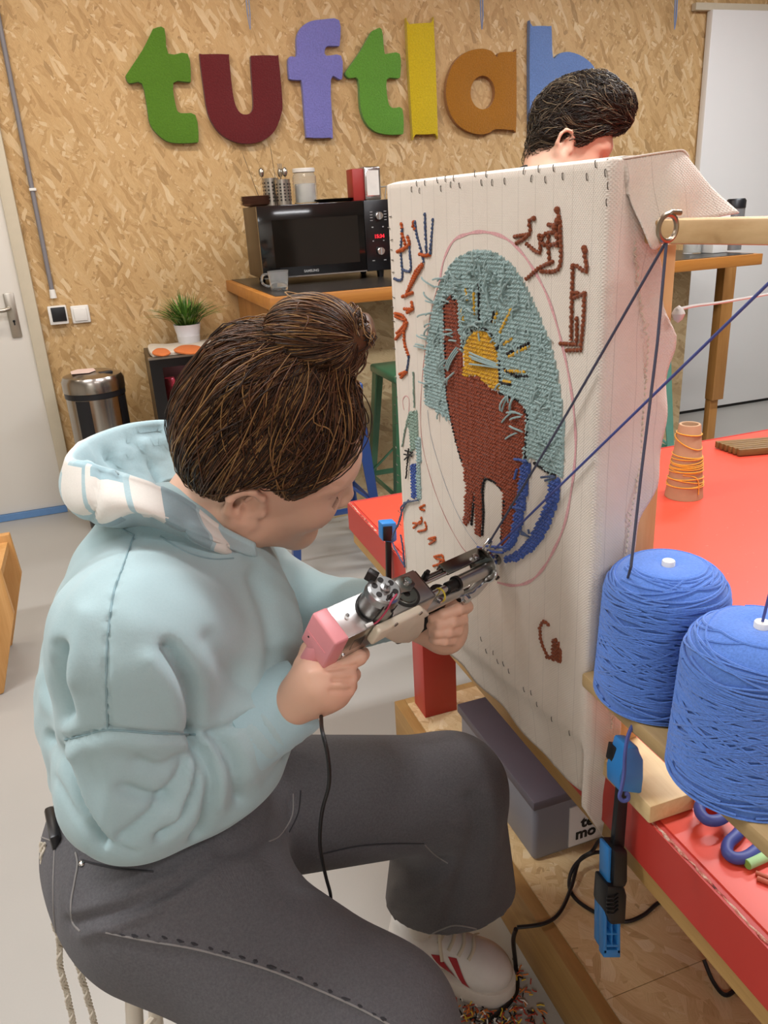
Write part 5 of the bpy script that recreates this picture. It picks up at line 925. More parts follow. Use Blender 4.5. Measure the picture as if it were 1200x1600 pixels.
for s in (-1, 1):
    E_ = lambda x, z, o=0.0: np.array([x-.010*o, s*(.071+.013*o), z])
    hx = [E_(.009, .004, .2), E_(.009, .020, .6), E_(.0, .030, .9), E_(-.012, .028, 1.1), E_(-.019, .014, 1.2), E_(-.018, -.006, 1.0), E_(-.012, -.022, .5), E_(.002, -.029, .1)]
    hp += [(rcone(hx[i], hx[i+1], .0045, .0045), .003) for i in range(7)]+[(ell(E_(-.004, .0, .0), (.015, .006, .026), rotz(s*.3)), .004), (ell(E_(.003, -.026, .1), (.008, .005, .009)), .004), (rcone(E_(-.004, .018, .6), E_(-.010, -.008, .6), .003, .003), .004), ('-', ell(E_(-.001, -.002, .7), (.009, .008, .012)), .004), (ell(E_(.013, -.006, .3), (.005, .005, .007)), .004)]
def headf(X): return field(hp, X, .04)
nk0 = HR.T @ (np.array([.035, .885, 1.0])-HO)
hp.append((rcone((-.022, 0, -.03), nk0, .056, .064), .035))
Vh, Fh = nets(headf, np.minimum((-.14, -.12, -.16), nk0-.09), (.16, .12, .16), .0032, 1)
Vh = Vh @ HR.T+HO
# ---- hands
def finger(pts, r0, r1): 
    out = []; n = len(pts)-1
    for i in range(n): out.append((rcone(pts[i], pts[i+1], r0+(r1-r0)*i/n, r0+(r1-r0)*(i+1)/n), .0025 if i > 0 else .006))
    return out
gd_ = proj(GQ(XR+.005, 0, -.05))[0][2]
D0 = gd_-.012
def H(px, py, dd): return PD(px, py, D0+dd)
wR_ = H(462, 1098, .004)
rh = [rcone(wrR*.3+wR_*.7, H(500, 1068, .006), .026, .030), (ell(H(506, 1066, .008), (.033, .019, .029), np.stack([(H(548, 1052, .0)-H(470, 1085, .0))/np.linalg.norm(H(548, 1052, .0)-H(470, 1085, .0)), CW @ [0, 0, 1], np.cross((H(548, 1052, .0)-H(470, 1085, .0))/np.linalg.norm(H(548, 1052, .0)-H(470, 1085, .0)), CW @ [0, 0, 1])], 1)), .02)]
rh += finger([H(505, 1052, .006), H(540, 1040, .002), H(561, 1027, .010), H(566, 1022, .028), H(556, 1024, .04)], .0098, .0075)
rh += finger([H(508, 1062, .006), H(544, 1058, .003), H(551, 1054, .028), H(532, 1052, .052), H(518, 1054, .05)], .0098, .0078)
rh += finger([H(506, 1072, .006), H(541, 1075, .004), H(546, 1072, .028), H(528, 1068, .052), H(514, 1070, .05)], .0094, .0075)
rh += finger([H(500, 1082, .008), H(531, 1090, .008), H(536, 1088, .028), H(520, 1084, .048), H(508, 1086, .046)], .0086, .007)
rh += finger([H(480, 1072, .012), H(476, 1040, .016), H(484, 1016, .03), H(500, 1010, .05), H(516, 1012, .06)], .013, .0085)
allp = np.array([p[0][1] if isinstance(p[0], tuple) else p[1] for p in rh]); lo, hi = allp.min(0)-.045, allp.max(0)+.045
Vr, Fr = nets(lambda X: field(rh, X, .012), lo, hi,   .0019, 1)
gf = proj(GQ(-.095, 0, -.05))[0][2]
def K(px, py, dd): return PD(px, py, gf+dd)
lh = [rcone(wrL, K(688, 985, .035), .025, .027), (ell(K(700, 978, .028), (.024, .024, .034)), .02)]
lh += finger([K(722, 950, .03), K(730, 948, .006), K(716, 952, -.016), K(692, 960, -.019), K(676, 966, -.014)], .0078, .0066)
lh += finger([K(716, 972, .03), K(722, 968, .004), K(706, 972, -.016), K(686, 976, -.018), K(674, 978, -.010)], .0078, .0064)
lh += finger([K(708, 988, .03), K(714, 986, .004), K(700, 988, -.015), K(684, 989, -.016), K(676, 988, -.008)], .0074, .006)
lh += finger([K(700, 1003, .03), K(704, 1001, .006), K(694, 1002, -.011), K(682, 1001, -.010), K(676, 999, -.003)], .0066, .0056)
lh += finger([K(678, 990, .04), K(668, 968, .03), K(684, 952, .022), K(712, 944, .012), K(726, 942, .008)], .0095, .0075)
Vr = folds(Vr, Fr, [([(510, 1047), (535, 1043), (557, 1040)], 4, -.0028), ([(522, 1063), (550, 1061)], 4, -.0026), ([(518, 1080), (547, 1079)], 4, -.0026), ([(536, 1050), (540, 1056)], 7, .0015), ([(534, 1069), (540, 1073)], 7, .0015), ([(486, 1052), (505, 1048), (525, 1040)], 9, .002)], .0)
allp = np.array([p[0][1] if isinstance(p[0], tuple) else p[1] for p in lh]); lo, hi = allp.min(0)-.045, allp.max(0)+.045
Vl, Fl = nets(lambda X: field(lh, X, .012), lo, hi, .0022, 1)
# ---- hidden core of the body (inside the clothes), one mesh with head and hands
core = [ell((-.0, .87, .88), (.10, .14, .14)), ell((-.03, .87, .64), (.10, .12, .09)), (rcone((.02, .87, .95), (.035, .885, 1.0), .08, .064), .05), rcone(shR, elR, .045, .038), rcone(elR, wrR, .038, .027), rcone(shL, elL, .045, .038), rcone(elL, wrL, .038, .027), rcone(hipR, knR, .075, .05), rcone(knR, anR, .048, .03), rcone(hipL, knL, .075, .05), rcone(knL, anL+[.02, -.01, .14], .048, .036)]
Vc, Fc = nets(lambda X: field(core, X, .04), (-.22, .52, .0), (.52, 1.15, 1.07), .012, 1)
def joinm(parts):
    V = []; F = []; o = 0
    for v_, f_ in parts: V.append(v_); F.append(f_+o); o += len(v_)
    return quads(np.concatenate(V), np.concatenate(F))
obj('body', joinm([(Vh, Fh), (Vr, Fr), (Vl, Fl), (Vc, Fc)]), 'skin', wm, recalc=False, sharp=0)
# ---- hoodie
hd = [ell((.005, .88, .91), (.13, .150, .14)), (ell((.055, .89, .905), (.115, .135, .12)), .06), (ell((-.025, .875, .83), (.128, .150, .10)), .06), (ell((-.020, .875, .755), (.132, .158, .05)), .05), (ell((.035, .88, .775), (.105, .150, .065)), .05), (rcone((.03, .875, 1.02), shR, .062, .078), .06), (rcone((.03, .875, 1.02), shL, .062, .075), .06),
      (rcone(shR, elR, .078, .07), .04), (rcone(elR, elR+(wrR-elR)*.72, .070, .052), .03), (rcone(shL, elL, .072, .06), .05), (rcone(elL, elL+(wrL-elL)*.72, .06, .046), .03), (rcone((.0, .875, .985), (.03, .885, 1.012), .072, .060), .04)]
Vo, Fo = nets(lambda X: field(hd, X, .05), (-.24, .56, .60), (.36, 1.16, 1.13), .0046, 2)
HF = [([(263, 1012), (290, 1050), (306, 1095), (308, 1150)], 13, -.013), ([(238, 1030), (262, 1070), (275, 1120)], 16, .006), ([(101, 1156), (168, 1141), (240, 1146), (308, 1148)], 4, -.0045), ([(110, 1172), (170, 1158), (300, 1164)], 12, .005), ([(209, 836), (190, 890), (177, 928), (168, 1000), (166, 1060), (168, 1140)], 3, -.0035),
      ([(92, 1014), (86, 1068), (101, 1122)], 13, -.014), ([(60, 1060), (75, 1100), (98, 1130)], 12, .006), ([(78, 1153), (108, 1205), (128, 1262), (158, 1318)], 10, -.012), ([(308, 1158), (290, 1200), (240, 1270), (190, 1312)], 10, -.007), ([(310, 1162), (310, 1212), (288, 1275), (250, 1310)], 8, -.009), ([(318, 1172), (330, 1222), (325, 1275), (305, 1312)], 9, -.009), ([(191, 1232), (225, 1245), (258, 1248)], 11, -.006), ([(300, 1180), (298, 1225), (270, 1290)], 7, .006), ([(322, 1160), (345, 1205), (345, 1260)], 8, .006), ([(335, 1150), (362, 1195), (372, 1250)], 8, -.006), ([(356, 1135), (385, 1180), (398, 1230)], 9, .004), ([(312, 1153), (350, 1140), (392, 1118)], 8, -.006),
      ([(160, 1180), (175, 1230), (165, 1290)], 20, .006), ([(215, 1190), (250, 1200), (285, 1185)], 12, -.005), ([(391, 1115), (420, 1150), (452, 1187)], 4, -.004), ([(120, 1180), (128, 1230), (140, 1280)], 12, .006), ([(400, 900), (420, 960), (430, 1020), (420, 1060)], 16, -.006), ([(455, 880), (470, 940), (470, 1000)], 12, .005), ([(330, 1000), (370, 1060), (400, 1080)], 20, -.005), ([(350, 900), (370, 960), (390, 1010)], 22, .004), ([(130, 960), (120, 1010), (118, 1060)], 16, .005), ([(205, 900), (215, 980), (225, 1040)], 30, .004), ([(85, 1215), (110, 1265), (150, 1310), (210, 1335)], 5, -.003)]
Vo = folds(Vo, Fo, [(a_, b_*(.85 if c_ < 0 else 1.1), c_*(1.45 if c_ < 0 else .9)) for a_, b_, c_ in HF])
Vo = lap(Vo, Fo, .3)
no_ = NT  # keep
rip = np.array([.0014*math.sin(p[0]*70+p[2]*45+4*math.sin(p[1]*30))*math.sin(p[2]*38+p[1]*50) for p in Vo]); Vo = Vo+vnorm(Vo, Fo)*rip[:, None]
hoodie = obj('hoodie', quads(Vo, Fo), 'hoodie_blue', wm, recalc=False, sharp=0)
TH = bvh(Vo, Fo)
plain('seam_blue', '8aa5aa', .9)
for ln in ([(209, 836), (190, 890), (177, 928), (168, 1000), (166, 1060), (168, 1140)], [(101, 1156), (135, 1148), (168, 1141), (240, 1146), (306, 1148)], [(250, 838), (290, 862), (330, 873), (365, 872)], [(180, 808), (190, 825), (209, 836)]):
    q = cast(TH, cr(np.array(ln, float), 12), .0007)
    if len(q) > 3: obj('seam', MB().tube(q, .0009, 6), 'seam_blue', hoodie)
# cuffs
for a, b, r0, r1 in ((elR+(wrR-elR)*.62, elR+(wrR-elR)*1.05, .054, .0425), (elL+(wrL-elL)*.66, elL+(wrL-elL)*1.0, .047, .034)):
    dv = (b-a)/np.linalg.norm(b-a); L_ = np.linalg.norm(b-a); pr_ = []
    z_ = dv; x_ = np.cross(z_, [0, 0, 1.]); x_ /= np.linalg.norm(x_); y_ = np.cross(z_, x_); R_ = np.stack([x_, y_, z_], 1)
    prof = [(r0-.004, 0), (r0, .003)]+[(r0+(r1-r0)*k/10+.0007*(k % 2), .004+(L_-.008)*k/10) for k in range(11)]+[(r1-.001, L_-.001), (r1-.004, L_), (r1-.007, L_-.003), (r1-.008, L_*.5)]
    obj('cuff', MB().lathe(prof, a, 40, R_), 'hoodie_band', hoodie)
# ---- hood
def hood():
    # rim: from the throat along the near side, round the back, to the far side of the neck : (px, py, y)
    rim = [(398, 852, .835), (342, 824, .812), (293, 786, .80), (249, 763, .797), (190, 743, .80), (140, 728, .81), (108, 718, .84), (126, 694, .90), (165, 675, .94), (215, 662, .965), (275, 661, .975), (320, 690, .98)]
    base = [(400, 872, .84), (362, 864, .80), (318, 849, .775), (262, 820, .765), (212, 804, .77), (165, 822, .785), (127, 808, .83), (118, 770, .92), (155, 745, .97), (210, 720, .99), (270, 705, 1.0), (320, 720, 1.0)]
    inn = [(396, 862, .87), (352, 848, .86), (310, 822, .86), (268, 795, .86), (225, 772, .86), (196, 757, .865), (188, 745, .875), (200, 735, .89), (222, 728, .90), (250, 722, .91), (285, 715, .92), (320, 720, .93)]
    R = cr(np.array([PY(*p) for p in rim]), 8); B = cr(np.array([PY(*p) for p in base]), 8); I = cr(np.array([PY(*p) for p in inn]), 8); n = len(R); rows = []
    for k in range(n):
        r, b, i = R[k], B[k], I[k]; out = (r-i); out[2] = 0; out /= np.linalg.norm(out)+1e-9; u = k/(n-1); puff = .011*math.sin(math.pi*min(1, u*1.15))+.004
        low = i*.6+b*.4+np.array([0, 0, -.03])
        pts = [low, b-out*.004, b+out*puff*.8+(r-b)*.25, b+out*puff+(r-b)*.55, r+out*puff*.35-[0, 0, .004], r, r-out*.006-[0, 0, .003], r+(i-r)*.35-[0, 0, .022], r+(i-r)*.7-[0, 0, .030], i-[0, 0, .025]]
        rows.append(cr(np.array(pts), 4))
    G = np.array(rows); UV = np.zeros(G.shape[:2]+(2,)); 
    for k in range(n): UV[k, :, 0] = k/(n-1)
    UV[:, :, 1] = np.linspace(0, 1, G.shape[1])[None, :]; return G, UV
t = NT('hood_check'); uv = t.n('UVMap').outputs[0]; sp = t.n('SeparateXYZ', {0: uv}); U, Vv = sp.outputs[0], sp.outputs[1]
fz_ = t.noise(t.coord(), 420, 3, .7)
col = t.mix(fz_, lin('a2bcc0'), lin('b4cdd0'))
def band(a, b, x): return t.math('MULTIPLY', t.math('GREATER_THAN', x, a), t.math('LESS_THAN', x, b))
cream = t.mix(fz_, lin('dedacf'), lin('eae6dc')); grey = t.mix(fz_, lin('8aa2a8'), lin('98b0b5'))
outer = band(.12, .62, Vv)
for (a, b, c_, d_, cc_) in ((.16, .27, .1, .62, 'g'), (.095, .15, .1, .60, 'c'), (.27, .345, .1, .60, 'c'), (.36, .46, .14, .42, 'c'), (.36, .50, .42, .60, 'b'), (.40, .47, .1, .15, 'g'), (.47, .545, .22, .46, 'c'), (.52, .60, .40, .62, 'c'), (.545, .60, .1, .25, 'g'), (.60, .68, .3, .62, 'c'), (.445, .46, .42, .56, 'c')):
    mk = t.math('MULTIPLY', band(a, b, U), band(c_, d_, Vv)); col = t.mix(mk, col, {'c': cream, 'g': grey, 'b': lin('9fbcc2')}[cc_])
t.p(Base_Color=col, Roughness=.92, Sheen_Weight=.2); t.bump(fz_, .25, .0008)
G, UV = hood(); n_, k_ = G.shape[:2]; Fg = np.array([(i*k_+j, i*k_+j+1, (i+1)*k_+j+1, (i+1)*k_+j) for i in range(n_-1) for j in range(k_-1)]); Vg = G.reshape(-1, 3)
if (vnorm(Vg, Fg)*(CAM-Vg)).sum(1).mean() < 0: Fg = Fg[:, ::-1]
GFe = [([(178, 740), (188, 718), (208, 697), (222, 696), (226, 712)], 6, .009), ([(226, 708), (236, 735), (248, 755)], 5, -.007), ([(165, 712), (176, 722), (182, 738)], 8, -.010), ([(200, 690), (222, 678), (250, 672)], 6, -.008), ([(226, 690), (250, 680), (275, 678)], 7, .006), ([(232, 720), (255, 700), (275, 690)], 6, .005), ([(150, 764), (148, 790), (140, 815)], 6, -.006), ([(158, 738), (156, 765)], 5, -.004), ([(240, 812), (270, 822), (290, 835)], 5, -.005), ([(300, 828), (330, 845), (350, 856)], 8, .004), ([(128, 700), (140, 720)], 6, .004)]
G = folds(Vg, Fg, GFe, -.2).reshape(G.shape)
grid_obj('hood', G, UV, 'hood_check', wm, .004, 'hood with cream and grey checks lying on the back')
# ---- jeans
jn = [ell((-.035, .865, .605), (.15, .165, .115)), (ell((-.06, .865, .66), (.115, .155, .06)), .05), (rcone(hipR, knR, .106, .088), .05), (rcone(knR, anR+[0, 0, .03], .084, .11), .04), (rcone(hipL, knL, .108, .088), .05), (rcone(knL, anL+[.05, -.015, -.04], .086, .138), .035)]
def jf(X):
    d = field(jn, X, .05); return np.maximum(d, np.where(X[:, 0]+.4*(X[:, 1]-.75) > .27, .205+.35*(1.02-X[:, 1])-X[:, 2], .115-X[:, 2]))
Vj, Fj = nets(jf, (-.25, .45, .09), (.58, 1.16, .76), .0062, 2)
JF = [([(165, 1455), (300, 1480), (430, 1515), (560, 1570), (640, 1610)], 6, .0035), ([(160, 1468), (300, 1494), (430, 1530), (560, 1588)], 8, -.003), ([(110, 1440), (200, 1420), (290, 1375)], 9, -.007), ([(130, 1460), (230, 1425), (330, 1365)], 8, .005), ([(120, 1425), (190, 1400), (270, 1370)], 8, .004), ([(85, 1310), (83, 1380), (88, 1460)], 4, -.002), ([(118, 1335), (110, 1400), (112, 1440)], 4, .003),
      ([(735, 1250), (745, 1300), (720, 1380), (700, 1440)], 14, -.010), ([(765, 1240), (775, 1320), (760, 1400)], 14, .006), ([(610, 1350), (660, 1365), (700, 1345)], 10, -.008), ([(620, 1385), (660, 1390), (700, 1370)], 9, .005), ([(615, 1420), (660, 1415), (690, 1400)], 9, -.006), ([(500, 1335), (560, 1322), (640, 1320), (690, 1345)], 4, -.003), ([(345, 1330), (380, 1325), (430, 1300)], 12, -.006), ([(455, 1250), (452, 1290), (435, 1312)], 6, -.004), ([(815, 1440), (780, 1455), (740, 1448), (700, 1452)], 6, .003)]
Vj = folds(Vj, Fj, JF); Vj = lap(Vj, Fj, .3)
jeans = obj('jeans', quads(Vj, Fj), 'denim', wm, recalc=False, sharp=0)
TJ = bvh(Vj, Fj)
def onj(ln, nm, mt, r=.0011, par=jeans, lab=None):
    q = cast(TJ, cr(np.array(ln, float), 8), .0004)
    if len(q) > 3: return obj(nm, MB().tube(q, r, 6), mt, par, label=lab)
onj([(165, 1457), (230, 1470), (300, 1482), (370, 1500), (430, 1519), (500, 1548), (560, 1575), (610, 1602)], 'seam', 'denim_stitch', .0012)
onj([(118, 1332), (121, 1350), (116, 1380), (111, 1410), (113, 1440), (125, 1455)], 'seam', 'denim_stitch', .0012); onj([(84, 1312), (85, 1330), (83, 1380), (84, 1430), (88, 1462)], 'seam', 'denim_stitch', .001); onj([(64, 1308), (75, 1312), (88, 1316)], 'seam', 'denim_stitch', .001); onj([(128, 1344), (150, 1350), (190, 1358), (240, 1362)], 'seam', 'denim_dark', .0012); onj([(505, 1334), (560, 1322), (620, 1318), (662, 1318)], 'seam', 'denim_dark', .0012); onj([(664, 1320), (680, 1336), (700, 1349)], 'seam', 'denim_stitch', .0012); onj([(458, 1240), (456, 1275), (438, 1305), (420, 1315)], 'seam', 'denim_stitch', .001); onj([(470, 1235), (466, 1270), (452, 1300)], 'seam', 'denim_dark', .001)
m = MB(); pts = cr(np.array([(190, 1455), (260, 1462), (330, 1478), (400, 1498), (470, 1524), (540, 1556), (600, 1588)], float), 3)
rp = np.random.RandomState(3)
for p in pts[::1]:
    w_ = rp.uniform(2, 8); o_ = rp.uniform(-3, 3); q = cast(TJ, [(p[0]-w_+o_, p[1]+2+o_*.5), (p[0]+o_, p[1]+4.5+o_*.5), (p[0]+w_+o_, p[1]+6+o_*.5)], .0004)
    if len(q) == 3: m.tube(list(q), [.0008, rp.uniform(.0016, .003), .0008], 8, flat=.3)
obj('faded_puckers', m, 'denim_dark', jeans, kind='stuff', label='dark puckers along the outer seam')
onj([(815, 1436), (800, 1448), (780, 1456), (760, 1456), (735, 1449), (710, 1446), (690, 1452), (670, 1462)], 'hem_stitching', 'denim_stitch', .0014)
q = cast(TJ, [(128, 1349)], .001)
if len(q): obj('rivet', MB().lathe([(0, -.003), (.003, -.002), (.004, 0), (.003, .002), (0, .003)], q[0], 10), 'chrome', jeans)
# ---- shoes
t = NT('shoe_white'); v = t.coord(); f = t.noise(v, 30, 4); t.p(Base_Color=t.mix(t.math('MULTIPLY', f, .6), lin('e2ded8'), lin('c5beb4')), Roughness=.55); t.bump(t.noise(v, 160, 3), .15, .001)
plain('shoe_sole', 'd5cdc2', .65, var=.06); plain('shoe_red', 'a3262c', .55); plain('lace_cream', 'cfc4ae', .85)
def shoe(toe, heel, nm_lab, side):
    ax = heel-toe; L_ = np.linalg.norm(ax); fx_ = -ax/L_; fy_ = np.cross([0, 0, 1.], fx_); R_ = np.stack([fx_, fy_, [0, 0, 1.]], 1); org = toe+ax  # heel origin, x to toe
    T = lambda p: org+R_ @ np.array(p, float)
    s = L_/.285
    up = [rcone((.05*s, 0, .06), (.10*s, 0, .062), .040, .042), (ell((.215*s, 0, .048), (.062*s, .045, .036)), .03), (rcone((.09*s, 0, .095), (.20*s, 0, .055), .030, .034), .03), (rcone((.055*s, 0, .05), (.05*s, 0, .115), .038, .036), .03), ('-', ell((.05*s, 0, .135), (.028, .024, .04)), .01), (rcone((.11*s, 0, .085), (.085*s, 0, .135), .026, .022), .01)]
    fu = lambda X: np.maximum(field(up, X, .03), .028-X[:, 2])
    V, F = nets(fu, (-.04, -.08, .02), (.31*s, .08, .17), .004, 1)
    sh = obj('shoe', quads(V @ R_.T+org, F), 'shoe_white', wm, recalc=False, sharp=0, label=nm_lab)
    out = [(.0, .0), (.01, .03), (.06, .036), (.12, .036), (.17, .045), (.22, .048), (.26, .036), (.281, .012), (.281, -.012), (.26, -.036), (.22, -.048), (.17, -.045), (.12, -.038), (.06, -.036), (.01, -.03)]
    P = cr(np.array([(a*s, b) for a, b in out]), 4, True); obj('sole', MB().prism([tuple(p) for p in P], (org, R_[:, 0], R_[:, 1], (0, 0, 1)), .001, .034), 'shoe_sole', sh, bevel=.005, seg=3)
    tr = BVHTree.FromPolygons([Vector(p) for p in V], [tuple(int(i) for i in q) for q in F])
    def surf(x, y, z, d): # project local point along y
        h, n, i, dd = tr.ray_cast(Vector((x, side*.12, z)), Vector((0, -side, 0))); return None if h is None else np.array(h)+np.array([0, side*d, 0])
    for x0 in (.115*s, .150*s):
        W = []
        for k in range(7):
            a = k/6; pa = surf(x0+.03*(1-a)-.018*0, 0, .040+.045*a, .0012); pb = surf(x0+.016+.03*(1-a), 0, .040+.045*a, .0012)
            if pa is not None and pb is not None: W += [T(pa), T(pb)]
        if len(W) >= 4: obj('stripe', MB().add(W, [(2*i, 2*i+1, 2*i+3, 2*i+2) for i in range(len(W)//2-1)]), 'shoe_red', sh, recalc=False, label='red stripe')
    def top(x, y, d=.003):
        h, n, i, dd = tr.ray_cast(Vector((x, y, .2)), Vector((0, 0, -1))); return None if h is None else np.array(h)+np.array(n)*d
    for k in range(5):
        x = (.105+.022*k)*s; pts = [top(x+.004*math.sin(j), y, .004) for j, y in enumerate(np.linspace(-.028, .028, 7))]; pts = [T(p) for p in pts if p is not None]
        if len(pts) > 3: obj('lace', MB().tube(cr(np.array(pts), 3), .0036, 8, flat=.45), 'lace_cream', sh)
    for dy in (-1, 1):
        pts = [top(.12*s, dy*.004, .006), top(.125*s, dy*.022, .014), top(.14*s, dy*.036, .012)]; pts = [T(p) for p in pts if p is not None]
        if len(pts) == 3: obj('lace', MB().tube(cr(np.array(pts), 5), .0032, 8, flat=.5), 'lace_cream', sh)
    return sh
toe = PZ(806, 1556, .0); toe[2] = 0; d_ = np.array([-.72, .694, 0]); shoe(toe, toe+d_*.252, 'white sneaker with red stripes', -1); plain('sock_white', 'd6d0c6', .9)
an_ = toe+d_*.19; obj('sock', MB().tube([an_+[0, 0, .07], an_+[.01, -.01, .14], an_+[.03, -.02, .24]], [.038, .040, .042], 20), 'sock_white', wm)
toe2 = np.array([.26, .56, 0]); shoe(toe2, toe2+np.array([-.95, .3, 0])*.275, 'white sneaker under the bent knee', -1)
# ---- stool
plain('stool_white', 'dcd3c2', .4, var=.03)
st = thing('low_stool', 'cream stool with thin round legs under the person', 'stool', (-.045, .865, 0)); sc_ = np.array([-.03, .885, 0])
obj('seat', MB().lathe([(0, .452), (.10, .452), (.106, .456), (.108, .47), (.104, .484), (0, .487)], sc_, 36), 'stool_white', st)
for a in (.6, 2.17, 3.74, 5.31): d = np.array([math.cos(a), math.sin(a), 0]); obj('leg', MB().cyl(sc_+d*.095+[0, 0, .452], sc_+d*.17+[0, 0, .001], .0115, .0115, 14), 'stool_white', st)
for z in (.17,): obj('foot_ring', MB().tube([sc_+.138*np.array([math.cos(a), math.sin(a), 0])+[0, 0, z] for a in np.linspace(0, 2*math.pi, 33)[:-1]], .006, 8, closed=True), 'stool_white', st)
# ---- phone with braided cord in the back pocket
plain('cord_white', 'cfc6b4', .9)
ph = thing('pocket_phone', 'black phone with a white braided cord in the back pocket', 'phone', PY(72, 1310, .84))
q = PY(80, 1304, .855); obj('case', MB().box(q+[.004, 0, -.01], (.012, .06, .06), rotz(.15)), 'black_plastic', ph, bevel=.004)
def braid(pts, nm='cord'):
    P = cr(np.array(pts), 10); n = int(np.linalg.norm(np.diff(P, axis=0), axis=1).sum()/.0022); P = res(P, n); m = MB()
    for s in range(3):
        Q = []
        for k in range(n): a = k*.75+s*2.094; Q.append(P[k]+.0026*np.array([math.cos(a), math.sin(a*.5)*.8, math.sin(a)*.3]))
        m.tube(Q, .0019, 6)
    obj(nm, m, 'cord_white', ph, recalc=False)
braid([PY(66, 1318, .845), PY(68, 1345, .84), PY(74, 1385, .84), PY(80, 1420, .845), PY(88, 1450, .85), PY(93, 1470, .86), PY(94, 1510, .86), PY(104, 1550, .86), PY(116, 1610, .86), PY(120, 1660, .86)]); braid([PY(112, 1478, .84), PY(120, 1500, .84), PY(130, 1535, .84), PY(140, 1570, .84), PY(150, 1610, .84), PY(156, 1650, .84)])
# ================================================================ hair
def hairmat(name, c1, c2):
    t = NT(name); v = t.coord((1, 1, 1)); f = t.noise(v, 60, 3, .6); t.p(Base_Color=t.mix(f, lin(c1), lin(c2)), Roughness=.4, Anisotropic=.3); t.b.inputs['Specular IOR Level'].default_value = .3; return t.m
hairmat('hair_dark', '24170f', '3a2619'); hairmat('hair_mid', '4a2e1c', '68452c'); hairmat('hair_light', '75532f', 'a07a4c')
HM = ['hair_dark', 'hair_mid', 'hair_light']
def toW(X, O, R): return np.asarray(X) @ R.T+O
def strands(name, lists, parent, r=.0006, lab=None, n=4):
    """lists: three lists of polylines (dark, mid, light)"""
    for mt, L in zip(HM, lists):
        if not L: continue
        m = MB()
        for P in L: k = len(P); m.tube(P, r*np.r_[np.linspace(.7, 1, k//2), np.linspace(1, .35, k-k//2)], n, cap=False)
        obj(name, m, mt, parent, recalc=False, kind='stuff', label=lab, sharp=0)
def slerp(a, b, t):
    o = math.acos(max(-1, min(1, float(a @ b)))); return a if o < 1e-4 else (math.sin((1-t)*o)*a+math.sin(t*o)*b)/math.sin(o)
# ---- woman
hc, hr_ = np.array([-.003, 0, .056]), np.array([.096, .083, .095])
LX = [-.13, -.10, -.07, -.045, -.034, -.024, -.012, .004, .02, .034, .046, .060, .075, .09, .105]; LZ = [-.06, -.060, -.050, -.034, -.014, .026, .038, .040, .026, .012, .024, .044, .066, .084, .10]
def hline(x): return np.interp(x, LX, LZ)
capp = [ell(hc, hr_), (ell((-.045, 0, .03), (.057, .072, .075)), .03), (ell((-.028, 0, .125), (.052, .055, .034)), .04), (rcone((.0, 0, .14), (.02, 0, .165), .04, .026), .03)]
def capf(X): return np.maximum(field(capp, X, .03), (hline(X[:, 0])-X[:, 2])*.75)
Vq, Fq = nets(capf, (-.15, -.11, -.09), (.13, .11, .22), .0042, 1)
V0q = Vq.copy(); Nq = vnorm(Vq, Fq); pb = np.array([.02, 0, .165]); 
az = np.arctan2(Vq[:, 1], (Vq-hc)[:, 0]); Vq = Vq+Nq*(.0016*np.sin(az*46+9*np.sin(Vq[:, 2]*40))+.0012*np.sin(az*103+Vq[:, 2]*60))[:, None]
hair = obj('hair', quads(toW(Vq, HO, HR), Fq), 'hair_mid', wm, recalc=False, sharp=0, label='brown hair swept up into a bun')
rr = np.random.RandomState(5); LS = [[], [], []]; TQ = bvh(V0q, Fq)
def oncap(p, off):
    d = p-np.array([-.01, 0, .07]); d /= np.linalg.norm(d)+1e-9; h, n_, i_, dd = TQ.ray_cast(Vector(np.array([-.01, 0, .07])+d*.3), Vector(-d))
    return p if h is None else np.array(h)+np.array(n_)*off
qb = (pb-hc)/hr_; qb /= np.linalg.norm(qb)
for k in range(5200):
    a = rr.uniform(-math.pi, math.pi); x = hc[0]+hr_[0]*math.cos(a)*1.0; z = hline(x)+abs(rr.normal(0, .022)); q = np.array([math.cos(a), math.sin(a), (z-hc[2])/hr_[2]])
    zz = np.clip(q[2], -.95, .9); q = np.array([math.cos(a)*math.sqrt(1-zz*zz), math.sin(a)*math.sqrt(1-zz*zz), zz]); 
    x = hc[0]+hr_[0]*q[0]; 
    if hc[2]+hr_[2]*q[2] < hline(x)-.006: continue
    lift = rr.uniform(.0, .035); fly = rr.rand() < .025; w1, w2 = rr.uniform(0, 6.28, 2); P = []; n = 15
    end = qb+rr.normal(0, .12, 3); end /= np.linalg.norm(end); sw = rr.normal(0, .17); fr = rr.uniform(5, 13)
    rr_amp = rr.uniform(.2, 1.3)
    if k % 11 == 0: sw *= 2.6; rr_amp *= 2.4; lift += .05
    for i in range(n):
        t_ = i/(n-1); d = slerp(q, end, t_); side = np.cross(q, end); side /= np.linalg.norm(side)+1e-9
        rad = 1+lift+.05*math.sin(math.pi*t_)+(.16*math.sin(math.pi*t_)*rr.uniform(.6, 1) if fly else 0)
        # fuller at the back of the crown
        back = max(0.0, -d[0])*max(0.0, d[2]+.35)*.16
        d = d+side*(sw*math.sin(math.pi*t_)+.026*math.sin(fr*t_+w1)*rr_amp); P.append(oncap(hc+hr_*d, .0024+.05*max(lift, .0)*.1+.0035*math.sin(math.pi*t_)*(lift/.035)+(.009*math.sin(math.pi*t_) if fly else 0)))
    LS[0 if (c_ := rr.rand()) < .36 else (1 if c_ < .82 else 2)].append(toW(P, HO, HR))
